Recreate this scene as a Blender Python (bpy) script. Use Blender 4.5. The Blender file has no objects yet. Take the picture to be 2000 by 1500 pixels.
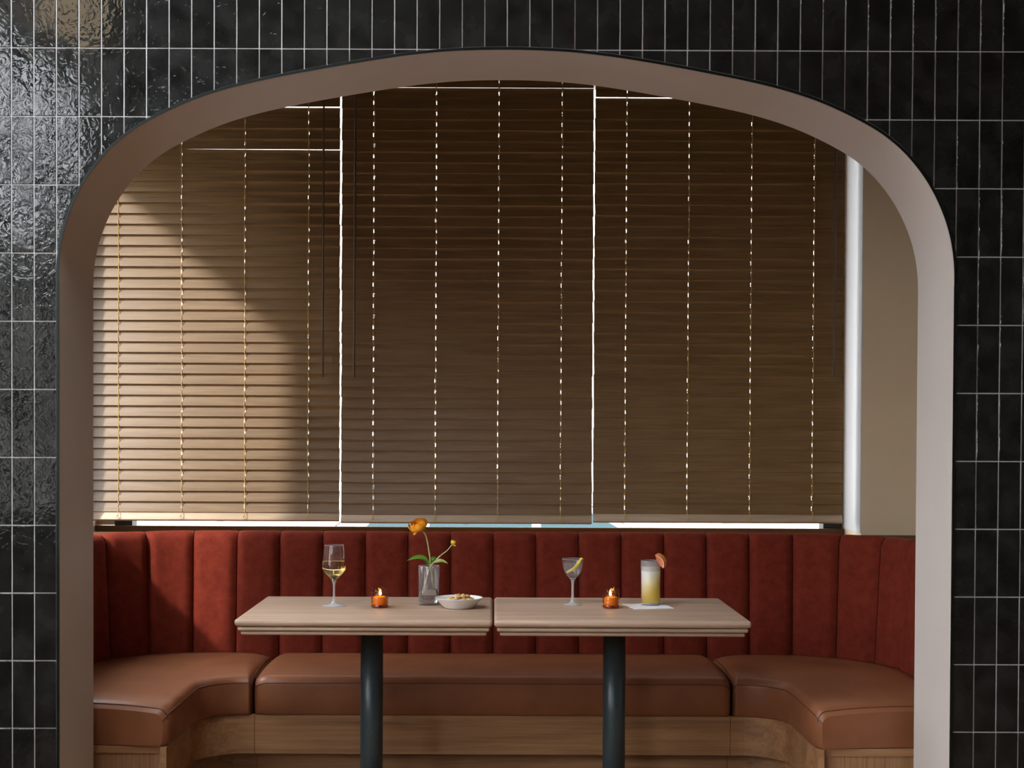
import bpy, bmesh, math, random
from mathutils import Vector, Matrix, noise
R = math.radians
PI = math.pi
random.seed(7)
scene = bpy.context.scene
C = scene.collection

# ------------------------------------------------------------------ camera
CAM_Z = 1.336
cam_data = bpy.data.cameras.new('camera')
cam_data.sensor_width = 36.0
cam_data.lens = 2785.0 / 2000.0 * 36.0
cam_data.shift_x = 0.018
cam_data.shift_y = (850.0 + 2785.0 * math.tan(R(1.0)) - 750.0) / 2000.0
cam = bpy.data.objects.new('camera', cam_data)
C.objects.link(cam)
cam.matrix_world = (Matrix.Translation((0, 0, CAM_Z)) @ Matrix.Rotation(R(89.0), 4, 'X')
                    @ Matrix.Rotation(R(0.25), 4, 'Z'))
scene.camera = cam

# ------------------------------------------------------------------ sky, sun, exposure
world = bpy.data.worlds.new('sky')
scene.world = world
world.use_nodes = True
bg = world.node_tree.nodes['Background']
bg.inputs['Color'].default_value = (0.92, 0.955, 1.0, 1)
bg.inputs['Strength'].default_value = 5.0

SUN_DIR = Vector((1.0, 1.1, -0.94))
sun_data = bpy.data.lights.new('sun', 'SUN')
sun_data.energy = 1.85
sun_data.angle = R(3.0)
sun_data.color = (1.0, 0.93, 0.84)
sun = bpy.data.objects.new('sun', sun_data)
C.objects.link(sun)
sun.rotation_euler = SUN_DIR.to_track_quat('-Z', 'Y').to_euler()

scene.view_settings.view_transform = 'Standard'
scene.view_settings.look = 'None'
scene.view_settings.gamma = 1.0
scene.view_settings.use_curve_mapping = False
scene.view_settings.exposure = 1.42
cy = scene.cycles
cy.max_bounces = 12
cy.diffuse_bounces = 6
cy.glossy_bounces = 5
cy.transmission_bounces = 10
cy.transparent_max_bounces = 24
cy.sample_clamp_indirect = 4.0
cy.caustics_reflective = False
cy.caustics_refractive = False

def portal(name, loc, rot, sx, sy):
    l = bpy.data.lights.new(name, 'AREA')
    l.shape = 'RECTANGLE'; l.size = sx; l.size_y = sy
    l.cycles.is_portal = True
    o = bpy.data.objects.new(name, l); C.objects.link(o)
    o.location = loc; o.rotation_euler = rot
portal('daylight_opening', (-1.97, 2.65, 1.95), (0, R(-90), 0), 2.0, 2.1)
portal('daylight_opening', (-1.97, -1.4, 2.1), (0, R(-90), 0), 2.3, 2.6)
portal('daylight_opening', (-1.87, 5.22, 1.81), (0, R(-90), 0), 1.73, 0.95)
portal('daylight_opening', (-1.325, 2.75, 3.82), (0, 0, 0), 1.15, 2.5)
portal('daylight_opening', (-0.1, 6.16, 1.95), (R(-90), 0, 0), 3.2, 2.05)

# ------------------------------------------------------------------ helpers
class MB:
    def __init__(self):
        self.v = []; self.f = []; self.s = []
    def add(self, vs, fs, smooth=False):
        b = len(self.v)
        self.v += [tuple(p) for p in vs]
        self.f += [tuple(i + b for i in q) for q in fs]
        self.s += [smooth] * len(fs)
        return self
    def box(self, x0, x1, y0, y1, z0, z1):
        vs = [(x, y, z) for z in (z0, z1) for y in (y0, y1) for x in (x0, x1)]
        return self.add(vs, [(0, 2, 3, 1), (4, 5, 7, 6), (0, 1, 5, 4), (2, 6, 7, 3), (0, 4, 6, 2), (1, 3, 7, 5)])
    def bbox(self, x0, x1, y0, y1, z0, z1, r, seg=2):
        bm = bmesh.new()
        bmesh.ops.create_cube(bm, size=1)
        for v in bm.verts:
            v.co = Vector(((x0 + x1) / 2 + v.co.x * (x1 - x0), (y0 + y1) / 2 + v.co.y * (y1 - y0), (z0 + z1) / 2 + v.co.z * (z1 - z0)))
        bmesh.ops.bevel(bm, geom=bm.edges[:], offset=r, segments=seg, profile=0.5, affect='EDGES')
        bm.verts.index_update()
        self.add([v.co[:] for v in bm.verts], [[v.index for v in f.verts] for f in bm.faces], seg > 1)
        bm.free()
        return self
    def grid(self, rows, close_u=False, smooth=True, flip=False):
        n = len(rows); m = len(rows[0])
        vs = [p for r in rows for p in r]
        fs = []
        for i in range(n - 1):
            for j in range(m if close_u else m - 1):
                k = (j + 1) % m
                q = (i * m + j, i * m + k, (i + 1) * m + k, (i + 1) * m + j)
                fs.append(q[::-1] if flip else q)
        return self.add(vs, fs, smooth)
    def lathe(self, prof, n=32, cx=0, cy=0, cz=0, smooth=True, cap0=False, cap1=False):
        rows = [[(cx + r * math.cos(2 * PI * k / n), cy + r * math.sin(2 * PI * k / n), cz + z) for k in range(n)] for r, z in prof]
        self.grid(rows, True, smooth)
        if cap0: self.add(rows[0], [tuple(range(n))[::-1]])
        if cap1: self.add(rows[-1], [tuple(range(n))])
        return self
    def tube(self, pts, rad, n=8, caps=True):
        pts = [Vector(p) for p in pts]
        rr = rad if isinstance(rad, (list, tuple)) else [rad] * len(pts)
        up = Vector((0.31, 0.77, 0.55)).normalized()
        rows = []
        for i, p in enumerate(pts):
            t = (pts[min(i + 1, len(pts) - 1)] - pts[max(i - 1, 0)]).normalized()
            a = t.cross(up)
            if a.length < 1e-4: a = t.cross(Vector((1, 0, 0)))
            a.normalize(); b = t.cross(a)
            rows.append([tuple(p + (a * math.cos(2 * PI * k / n) + b * math.sin(2 * PI * k / n)) * rr[i]) for k in range(n)])
        self.grid(rows, True, True, True)
        if caps:
            self.add(rows[0], [tuple(range(n))]); self.add(rows[-1], [tuple(range(n))[::-1]])
        return self
    def mesh(self, name):
        me = bpy.data.meshes.new(name)
        me.from_pydata(self.v, [], self.f)
        me.polygons.foreach_set('use_smooth', self.s)
        me.update()
        return me
    def build(self, name, mat, parent=None, loc=None, fix=False):
        me = self.mesh(name)
        if fix:
            bm = bmesh.new(); bm.from_mesh(me)
            bmesh.ops.remove_doubles(bm, verts=bm.verts, dist=1e-6)
            bmesh.ops.recalc_face_normals(bm, faces=bm.faces)
            bm.to_mesh(me); bm.free()
        return link(name, me, mat, parent, loc)

def link(name, me, mat, parent=None, loc=None):
    if mat and not me.materials: me.materials.append(mat)
    o = bpy.data.objects.new(name, me); C.objects.link(o)
    if parent: o.parent = parent
    if loc: o.location = loc
    return o

def tag(o, label, cat, group=None):
    o['label'] = label; o['category'] = cat
    if group: o['group'] = group
    return o
def thing(name, label, cat, loc=(0, 0, 0), rz=0, group=None):
    o = bpy.data.objects.new(name, None); C.objects.link(o)
    o.location = loc; o.rotation_euler = (0, 0, rz); o.empty_display_size = 0.05
    return tag(o, label, cat, group)
def struct(o, label=None):
    o['kind'] = 'structure'
    if label: o['label'] = label
    return o

# ------------------------------------------------------------------ materials
def new_mat(name):
    m = bpy.data.materials.new(name); m.use_nodes = True
    nt = m.node_tree
    return m, nt, nt.nodes['Principled BSDF'], nt.nodes['Material Output']
def N(nt, t, **kw):
    n = nt.nodes.new(t)
    for k, v in kw.items():
        if k in n.inputs: n.inputs[k].default_value = v
        else: setattr(n, k, v)
    return n
def ramp(nt, fac, stops):
    r = nt.nodes.new('ShaderNodeValToRGB')
    e = r.color_ramp.elements
    e[0].position, e[0].color = stops[0][0], (*stops[0][1], 1)
    e[1].position, e[1].color = stops[-1][0], (*stops[-1][1], 1)
    for p, c in stops[1:-1]:
        x = e.new(p); x.color = (*c, 1)
    nt.links.new(fac, r.inputs['Fac'])
    return r.outputs['Color']
def coords(nt, scale=(1, 1, 1), rnd=True, kind='Object'):
    tc = N(nt, 'ShaderNodeTexCoord')
    mp = N(nt, 'ShaderNodeMapping'); mp.inputs['Scale'].default_value = scale
    nt.links.new(tc.outputs[kind], mp.inputs['Vector'])
    if rnd:
        oi = N(nt, 'ShaderNodeObjectInfo')
        mu = N(nt, 'ShaderNodeMath', operation='MULTIPLY'); mu.inputs[1].default_value = 57.0
        nt.links.new(oi.outputs['Random'], mu.inputs[0])
        cb = N(nt, 'ShaderNodeCombineXYZ')
        for k in 'XYZ': nt.links.new(mu.outputs[0], cb.inputs[k])
        nt.links.new(cb.outputs[0], mp.inputs['Location'])
    return mp.outputs['Vector']
def bump(nt, h, bsdf, strength, dist):
    b = N(nt, 'ShaderNodeBump'); b.inputs['Strength'].default_value = strength; b.inputs['Distance'].default_value = dist
    nt.links.new(h, b.inputs['Height']); nt.links.new(b.outputs['Normal'], bsdf.inputs['Normal'])
    return b

def plain(name, col, rough=0.6, metal=0.0, spec=0.5, nscale=30, var=0.08, bumpd=0.0):
    m, nt, b, out = new_mat(name)
    v = coords(nt)
    n = N(nt, 'ShaderNodeTexNoise', Scale=nscale, Detail=4.0)
    nt.links.new(v, n.inputs['Vector'])
    c = ramp(nt, n.outputs['Fac'], [(0.3, tuple(x * (1 - var) for x in col)), (0.7, tuple(min(1, x * (1 + var)) for x in col))])
    nt.links.new(c, b.inputs['Base Color'])
    b.inputs['Roughness'].default_value = rough; b.inputs['Metallic'].default_value = metal
    b.inputs['Specular IOR Level'].default_value = spec
    if bumpd: bump(nt, n.outputs['Fac'], b, 0.5, bumpd)
    return m

def wood(name, dark, light, axis='X', scale=1.0, rough=0.45, ring=0.5, stops=(0.25, 0.75), rnd=True, spec=0.5, boards=0):
    m, nt, b, out = new_mat(name)
    long, cross = 1.2 * scale, 16.0 * scale
    sc = {'X': (long, cross, cross), 'Y': (cross, long, cross), 'Z': (cross, cross, long)}[axis]
    v = coords(nt, sc, rnd)
    n1 = N(nt, 'ShaderNodeTexNoise', Scale=1.0, Detail=6.0, Roughness=0.62, Distortion=0.9)
    nt.links.new(v, n1.inputs['Vector'])
    sc2 = tuple(x * (6 if x > 5 * scale else 1.6) for x in sc)
    v2 = coords(nt, sc2, rnd)
    n2 = N(nt, 'ShaderNodeTexNoise', Scale=1.0, Detail=3.0, Roughness=0.7)
    nt.links.new(v2, n2.inputs['Vector'])
    mx = N(nt, 'ShaderNodeMix', data_type='FLOAT'); mx.inputs[0].default_value = 1 - ring
    nt.links.new(n1.outputs['Fac'], mx.inputs[2]); nt.links.new(n2.outputs['Fac'], mx.inputs[3])
    c = ramp(nt, mx.outputs[0], [(stops[0] + 0.1, dark), (stops[1] - 0.1, light)])
    if boards:      # glued-up boards, each a little lighter or darker
        tc = N(nt, 'ShaderNodeTexCoord'); sp = N(nt, 'ShaderNodeSeparateXYZ'); nt.links.new(tc.outputs['Object'], sp.inputs[0])
        ml = N(nt, 'ShaderNodeMath', operation='MULTIPLY'); ml.inputs[1].default_value = boards; nt.links.new(sp.outputs['Y'], ml.inputs[0])
        fl = N(nt, 'ShaderNodeMath', operation='FLOOR'); nt.links.new(ml.outputs[0], fl.inputs[0])
        wn = N(nt, 'ShaderNodeTexWhiteNoise', noise_dimensions='1D'); nt.links.new(fl.outputs[0], wn.inputs['W'])
        mr = N(nt, 'ShaderNodeMapRange'); mr.inputs['To Min'].default_value = 0.80; mr.inputs['To Max'].default_value = 1.12
        nt.links.new(wn.outputs['Value'], mr.inputs['Value'])
        hs = N(nt, 'ShaderNodeHueSaturation'); nt.links.new(mr.outputs['Result'], hs.inputs['Value']); nt.links.new(c, hs.inputs['Color'])
        c = hs.outputs['Color']
    nt.links.new(c, b.inputs['Base Color'])
    b.inputs['Roughness'].default_value = rough; b.inputs['Specular IOR Level'].default_value = spec
    bump(nt, mx.outputs[0], b, 0.25, 0.001)
    return m

M = {}
def make_tile():
    m, nt, b, out = new_mat('black_glazed_tile')
    v = coords(nt)
    big = N(nt, 'ShaderNodeTexNoise', Scale=11.0, Detail=2.0, Distortion=0.6)
    fine = N(nt, 'ShaderNodeTexNoise', Scale=34.0, Detail=1.5, Distortion=1.8)
    cloud = N(nt, 'ShaderNodeTexNoise', Scale=14.0, Detail=4.0)
    for n in (big, fine, cloud): nt.links.new(v, n.inputs['Vector'])
    c = ramp(nt, cloud.outputs['Fac'], [(0.35, (0.006, 0.0063, 0.006)), (0.75, (0.020, 0.021, 0.0195))])
    nt.links.new(c, b.inputs['Base Color'])
    r = N(nt, 'ShaderNodeMapRange'); r.inputs['From Min'].default_value = 0.35; r.inputs['From Max'].default_value = 0.7
    r.inputs['To Min'].default_value = 0.03; r.inputs['To Max'].default_value = 0.12
    nt.links.new(big.outputs['Fac'], r.inputs['Value']); nt.links.new(r.outputs['Result'], b.inputs['Roughness'])
    b1 = N(nt, 'ShaderNodeBump'); b1.inputs['Strength'].default_value = 0.35; b1.inputs['Distance'].default_value = 0.004
    b2 = N(nt, 'ShaderNodeBump'); b2.inputs['Strength'].default_value = 0.45; b2.inputs['Distance'].default_value = 0.0016
    nt.links.new(big.outputs['Fac'], b1.inputs['Height']); nt.links.new(fine.outputs['Fac'], b2.inputs['Height'])
    nt.links.new(b1.outputs['Normal'], b2.inputs['Normal']); nt.links.new(b2.outputs['Normal'], b.inputs['Normal'])
    return m
M['tile'] = make_tile()
M['grout'] = plain('pale_grout', (0.50, 0.49, 0.49), 0.9, nscale=80)
M['paint'] = plain('warm_white_paint', (0.54, 0.49, 0.455), 0.75, nscale=6, var=0.02, bumpd=0.0004)
M['beige'] = plain('beige_plaster', (0.57, 0.45, 0.31), 0.8, nscale=6, var=0.02)
M['room'] = plain('room_paint', (0.30, 0.27, 0.24), 0.8)
M['room_dark'] = plain('dark_room_paint', (0.10, 0.085, 0.07), 0.8)
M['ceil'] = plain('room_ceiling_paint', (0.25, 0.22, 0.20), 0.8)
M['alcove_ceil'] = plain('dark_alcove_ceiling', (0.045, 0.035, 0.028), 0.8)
M['floor'] = wood('oak_floor', (0.20, 0.11, 0.058), (0.36, 0.22, 0.125), 'Y', 0.6, 0.4, rnd=False)
M['trim'] = plain('blackened_metal_edge', (0.012, 0.016, 0.015), 0.3, metal=0.6)
M['slat'] = wood('blind_slat_wood', (0.118, 0.060, 0.018), (0.215, 0.125, 0.048), 'X', 2.2, 0.42, 0.5, spec=0.7)
M['rail'] = wood('blind_rail_wood', (0.36, 0.255, 0.165), (0.48, 0.36, 0.25), 'X', 2.2, 0.5)
M['cord'] = plain('golden_cord', (0.52, 0.33, 0.11), 0.7, nscale=200)
M['wand'] = plain('brown_wand', (0.085, 0.048, 0.022), 0.45)
M['ledge'] = wood('walnut_ledge', (0.085, 0.045, 0.022), (0.16, 0.088, 0.045), 'X', 1.0, 0.75, rnd=False, spec=0.1)
M['tabletop'] = wood('walnut_tabletop', (0.30, 0.195, 0.13), (0.51, 0.36, 0.26), 'X', 1.3, 0.48, 0.6)
M['tablewood2'] = wood('walnut_tabletop_boards', (0.34, 0.215, 0.145), (0.62, 0.44, 0.325), 'X', 1.7, 0.48, 0.55, boards=7.5)
M['base'] = wood('walnut_base', (0.20, 0.092, 0.038), (0.45, 0.24, 0.112), 'X', 0.9, 0.45, 0.6, rnd=False)
M['base_v'] = wood('walnut_end_panel', (0.20, 0.095, 0.042), (0.40, 0.215, 0.105), 'Z', 1.6, 0.45, 0.4, rnd=False)
M['black'] = plain('black_window_frame', (0.012, 0.012, 0.013), 0.4)
M['pole'] = plain('dark_teal_powder_coat', (0.034, 0.054, 0.064), 0.36, metal=0.15, nscale=260, var=0.25)

def make_velvet():
    m, nt, b, out = new_mat('rust_velvet')
    v = coords(nt)
    n = N(nt, 'ShaderNodeTexNoise', Scale=26.0, Detail=5.0, Roughness=0.65)
    n2 = N(nt, 'ShaderNodeTexNoise', Scale=420.0, Detail=1.0)
    nt.links.new(v, n.inputs['Vector']); nt.links.new(v, n2.inputs['Vector'])
    c = ramp(nt, n.outputs['Fac'], [(0.3, (0.110, 0.0140, 0.0072)), (0.7, (0.180, 0.0260, 0.0125))])
    nt.links.new(c, b.inputs['Base Color'])
    b.inputs['Roughness'].default_value = 0.9; b.inputs['Specular IOR Level'].default_value = 0.15
    b.inputs['Sheen Weight'].default_value = 0.3; b.inputs['Sheen Roughness'].default_value = 0.35
    b.inputs['Sheen Tint'].default_value = (0.75, 0.12, 0.06, 1)
    bump(nt, n2.outputs['Fac'], b, 0.3, 0.0008)
    return m
M['velvet'] = make_velvet()

def make_leather():
    m, nt, b, out = new_mat('brown_leather')
    v = coords(nt)
    n = N(nt, 'ShaderNodeTexNoise', Scale=7.0, Detail=4.0)
    vo = N(nt, 'ShaderNodeTexVoronoi', Scale=330.0)
    nt.links.new(v, n.inputs['Vector']); nt.links.new(v, vo.inputs['Vector'])
    c = ramp(nt, n.outputs['Fac'], [(0.3, (0.205, 0.073, 0.031)), (0.7, (0.265, 0.098, 0.043))])
    nt.links.new(c, b.inputs['Base Color'])
    b.inputs['Roughness'].default_value = 0.40; b.inputs['Specular IOR Level'].default_value = 0.4
    b1 = N(nt, 'ShaderNodeBump'); b1.inputs['Strength'].default_value = 0.2; b1.inputs['Distance'].default_value = 0.02
    nt.links.new(n.outputs['Fac'], b1.inputs['Height'])
    b2 = N(nt, 'ShaderNodeBump'); b2.inputs['Strength'].default_value = 0.25; b2.inputs['Distance'].default_value = 0.0006
    nt.links.new(vo.outputs['Distance'], b2.inputs['Height']); nt.links.new(b1.outputs['Normal'], b2.inputs['Normal'])
    nt.links.new(b2.outputs['Normal'], b.inputs['Normal'])
    return m
M['leather'] = make_leather()
M['piping'] = plain('leather_seam', (0.11, 0.042, 0.02), 0.45)

def thin_glass(name, tint=(0.96, 0.97, 0.97), rough=0.02, edge=1.35, grey=None, bumps=0.0, bscale=60):
    m, nt, b, out = new_mat(name)
    nt.nodes.remove(b)
    tr = N(nt, 'ShaderNodeBsdfTransparent'); tr.inputs['Color'].default_value = (*tint, 1)
    gl = N(nt, 'ShaderNodeBsdfGlossy'); gl.inputs['Roughness'].default_value = rough
    lw = N(nt, 'ShaderNodeLayerWeight', Blend=0.5)
    pw = N(nt, 'ShaderNodeMath', operation='POWER'); pw.inputs[1].default_value = 4.5
    nt.links.new(lw.outputs['Facing'], pw.inputs[0])
    f0 = ((edge - 1) / (edge + 1)) ** 2
    fr = N(nt, 'ShaderNodeMath', operation='MULTIPLY_ADD'); fr.inputs[1].default_value = 0.75; fr.inputs[2].default_value = f0
    nt.links.new(pw.outputs[0], fr.inputs[0])
    mx = N(nt, 'ShaderNodeMixShader')
    nt.links.new(fr.outputs[0], mx.inputs[0]); nt.links.new(tr.outputs[0], mx.inputs[1]); nt.links.new(gl.outputs[0], mx.inputs[2])
    if bumps:
        v = coords(nt)
        n = N(nt, 'ShaderNodeTexNoise', Scale=bscale, Detail=2.0); nt.links.new(v, n.inputs['Vector'])
        bp = N(nt, 'ShaderNodeBump'); bp.inputs['Strength'].default_value = bumps; bp.inputs['Distance'].default_value = 0.003
        nt.links.new(n.outputs['Fac'], bp.inputs['Height']); nt.links.new(bp.outputs['Normal'], gl.inputs['Normal']); nt.links.new(bp.outputs['Normal'], lw.inputs['Normal'])
    if grey:
        df = N(nt, 'ShaderNodeBsdfDiffuse'); df.inputs['Color'].default_value = (0.85, 0.86, 0.88, 1)
        m2 = N(nt, 'ShaderNodeMixShader'); m2.inputs[0].default_value = grey
        nt.links.new(mx.outputs[0], m2.inputs[1]); nt.links.new(df.outputs[0], m2.inputs[2])
        mx = m2
    nt.links.new(mx.outputs[0], out.inputs['Surface'])
    return m
M['pane'] = thin_glass('window_glass', (0.97, 0.98, 0.98), 0.0, 1.3)
M['glass'] = thin_glass('clear_glass', (0.96, 0.97, 0.97), 0.02, 1.6, grey=0.02)
M['vase'] = thin_glass('clear_vase_glass', (0.93, 0.94, 0.95), 0.02, 1.5, grey=0.05)
M['stem_glass'] = thin_glass('solid_stem_glass', (0.86, 0.88, 0.90), 0.03, 1.7, grey=0.28)
M['frosted'] = thin_glass('misted_glass', (0.92, 0.93, 0.94), 0.06, 1.55, grey=0.05)
M['amber'] = thin_glass('amber_glass', (0.90, 0.58, 0.30), 0.05, 1.6, bumps=0.6)
M['plastic'] = thin_glass('clear_plastic', (0.9, 0.9, 0.92), 0.1, 1.5, grey=0.35)

def liquid(name, col, ior=1.33):
    m, nt, b, out = new_mat(name)
    nt.nodes.remove(b)
    g = N(nt, 'ShaderNodeBsdfGlass', IOR=ior, Roughness=0.0)
    g.inputs['Color'].default_value = (*col, 1)
    nt.links.new(g.outputs[0], out.inputs['Surface'])
    return m
M['wine'] = liquid('white_wine', (0.97, 0.90, 0.58))
M['water'] = liquid('clear_water', (0.97, 0.98, 0.97))
M['gin'] = thin_glass('clear_drink', (0.93, 0.94, 0.95), 0.02, 1.4, grey=0.06)

# ------------------------------------------------------------------ the arch curve (metres, measured on the wall plane)
ARCH_CX, ARCH_HW, Y_FRONT, Y_BACK = 0.036, 1.3155, 4.2, 4.556
_prof = [(0, 2.466), (0.22, 2.4575), (0.45, 2.424), (0.66, 2.3855), (0.80, 2.354), (0.927, 2.313), (1.055, 2.252), (1.13, 2.202),
         (1.195, 2.138), (1.25, 2.058), (1.287, 1.975), (1.306, 1.905), (1.3145, 1.84), (1.3155, 1.78)]
def catmull(ps, n=6):
    out = []
    for i in range(len(ps) - 1):
        p0 = ps[max(i - 1, 0)]; p1 = ps[i]; p2 = ps[i + 1]; p3 = ps[min(i + 2, len(ps) - 1)]
        for k in range(n):
            t = k / n
            out.append(tuple(0.5 * (2 * b + (c - a) * t + (2 * a - 5 * b + 4 * c - d) * t * t + (3 * b - a - 3 * c + d) * t ** 3)
                             for a, b, c, d in zip(p0, p1, p2, p3)))
    out.append(tuple(ps[-1]))
    return out
_mir = [(-x, z) for x, z in _prof[:0:-1]] + _prof
_sm = catmull(_mir, 6)
for _ in range(6):   # fair the curve
    _sm = [_sm[0]] + [((_sm[i - 1][0] + 2 * _sm[i][0] + _sm[i + 1][0]) / 4, (_sm[i - 1][1] + 2 * _sm[i][1] + _sm[i + 1][1]) / 4) for i in range(1, len(_sm) - 1)] + [_sm[-1]]
ARCH = [(x + ARCH_CX, z) for x, z in _sm]           # left spring -> right spring
XL, XR = ARCH_CX - ARCH_HW, ARCH_CX + ARCH_HW
def arch_z(x):
    if x <= XL or x >= XR: return -1.0
    for (xa, za), (xb, zb) in zip(ARCH, ARCH[1:]):
        if xa <= x <= xb:
            return za + (zb - za) * (x - xa) / max(1e-9, xb - xa)
    return 1.78

# ------------------------------------------------------------------ structure: floor, walls, ceilings
ROOM_T, ALC_T = 3.7, 3.1
struct(MB().box(-2.0, 4.1, -3.6, 6.3, -0.1, 0.0).build('floor', M['floor']))
KX0, KX1, KY0, KY1 = -1.9, -0.75, 1.5, 4.0       # unseen skylight, added to brighten tables and seats from upper left
ck = MB()
ck.box(-2.0, KX0, -3.6, 4.2, ROOM_T, ROOM_T + 0.1).box(KX1, 4.1, -3.6, 4.2, ROOM_T, ROOM_T + 0.1)
ck.box(KX0, KX1, -3.6, KY0, ROOM_T, ROOM_T + 0.1).box(KX0, KX1, KY1, 4.2, ROOM_T, ROOM_T + 0.1)
struct(ck.build('ceiling', M['ceil']))
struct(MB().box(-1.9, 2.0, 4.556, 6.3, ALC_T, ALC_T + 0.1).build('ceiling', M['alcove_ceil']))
struct(MB().box(4.0, 4.1, -3.6, 4.556, 0, ROOM_T).build('wall_right', M['room_dark']))
struct(MB().box(-2.0, 4.1, -3.7, -3.6, 0, ROOM_T).build('wall_rear', M['room']))

# tiled wall with the arched opening
wf = MB()
xs = [-2.0] + [p[0] for p in ARCH] + [4.0]
outline = [(XL, 0.0)] + ARCH + [(XR, 0.0)]
for y, fl in ((Y_FRONT, False), (Y_BACK, True)):
    for (xa, za), (xb, zb) in zip(ARCH, ARCH[1:]):
        q = [(xa, y, za), (xb, y, zb), (xb, y, ROOM_T), (xa, y, ROOM_T)]
        wf.add(q, [(3, 2, 1, 0) if fl else (0, 1, 2, 3)])
    for xa, xb in ((-2.0, XL), (XR, 4.0)):
        q = [(xa, y, 0), (xb, y, 0), (xb, y, ROOM_T), (xa, y, ROOM_T)]
        wf.add(q, [(3, 2, 1, 0) if fl else (0, 1, 2, 3)])
wf.add([(-2.0, Y_FRONT, 0), (-2.0, Y_BACK, 0), (-2.0, Y_BACK, ROOM_T), (-2.0, Y_FRONT, ROOM_T)], [(0, 3, 2, 1)])
wall_front = struct(wf.build('wall_front', M['grout']))
rv = MB()
rv.grid([[(x, Y_FRONT - 0.002, z) for x, z in outline], [(x, Y_BACK + 0.001, z) for x, z in outline]], smooth=True)
# plaster skin on the alcove side of the wall
for (xa, za), (xb, zb) in zip(ARCH, ARCH[1:]):
    rv.add([(xa, Y_BACK + 0.001, za), (xb, Y_BACK + 0.001, zb), (xb, Y_BACK + 0.001, ALC_T), (xa, Y_BACK + 0.001, ALC_T)], [(3, 2, 1, 0)])
for xa, xb in ((-1.8, XL), (XR, 1.9)):
    rv.add([(xa, Y_BACK + 0.001, 0), (xb, Y_BACK + 0.001, 0), (xb, Y_BACK + 0.001, ALC_T), (xa, Y_BACK + 0.001, ALC_T)], [(3, 2, 1, 0)])
pl = rv.build('reveal_plaster', M['paint'], wall_front)
# thin dark metal edge round the arch
def offset_curve(ps, d):
    out = []
    for i, p in enumerate(ps):
        a = Vector(ps[max(i - 1, 0)]); b = Vector(ps[min(i + 1, len(ps) - 1)])
        t = (b - a).normalized()
        out.append((p[0] - t.y * d, p[1] + t.x * d))
    return out
o2 = offset_curve(outline, 0.0075)
tr = MB()
ya, yb = Y_FRONT - 0.0045, Y_FRONT + 0.001
tr.grid([[(x, yb, z) for x, z in outline], [(x, ya, z) for x, z in outline], [(x, ya, z) for x, z in o2], [(x, yb, z) for x, z in o2]], smooth=False, flip=True)
o = tr.build('edge_trim', M['trim'], wall_front)
o['label'] = 'thin black metal edge around the arch'

# tiles
TW, TH, TX0, TZ0 = 0.06603, 0.20007, -1.4185, 2.4655
GAP, TD = 0.0036, 0.0022
def full_tile(seed):
    rnd = random.Random(seed)
    w, h = TW - GAP, TH - GAP
    nx, nz = 3, 6
    c = 0.0012
    mb = MB()
    def wob(x, z): return 0.0004 * noise.noise(Vector((x * 30 + seed * 7.3, z * 30, seed)))
    xs_ = [0, c] + [c + (w - 2 * c) * k / nx for k in range(1, nx)] + [w - c, w]
    zs_ = [0, c] + [c + (h - 2 * c) * k / nz for k in range(1, nz)] + [h - c, h]
    rows = []
    for j, z in enumerate(zs_):
        row = []
        for i, x in enumerate(xs_):
            edge = i in (0, len(xs_) - 1) or j in (0, len(zs_) - 1)
            ex = wob(z, x + 3) * 1.2 if i in (0, len(xs_) - 1) else 0
            row.append((x + ex, -TD + (0.0008 if edge else 0) + wob(x, z), z))
        rows.append(row)
    mb.grid([r_[1:-1] for r_ in rows[1:-1]], smooth=True)
    n = len(xs_); m = len(zs_)
    for band in ([r_[:2] for r_ in rows], [r_[-2:] for r_ in rows], [r_[1:-1] for r_ in rows[:2]], [r_[1:-1] for r_ in rows[-2:]]):
        mb.grid(band, smooth=False)
    ring = [rows[0][i] for i in range(n)] + [rows[j][n - 1] for j in range(1, m)] + [rows[m - 1][i] for i in range(n - 2, -1, -1)] + [rows[j][0] for j in range(m - 2, 0, -1)]
    mb.grid([[(x, 0.0, z) for x, y, z in ring], ring], True, False)
    return mb.mesh('tile')
tile_meshes = [full_tile(k) for k in range(5)]
OFF = 0.0095      # clearance from the arch edge
ARCH_T = offset_curve(outline, OFF)
XTL, XTR = XL - OFF, XR + OFF
def arch_tz(x):
    if x <= XTL or x >= XTR: return -1.0
    for (xa, za), (xb, zb) in zip(ARCH_T, ARCH_T[1:]):
        if xa <= x <= xb and xb > xa:
            return za + (zb - za) * (x - xa) / (xb - xa)
    return 1.78
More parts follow.
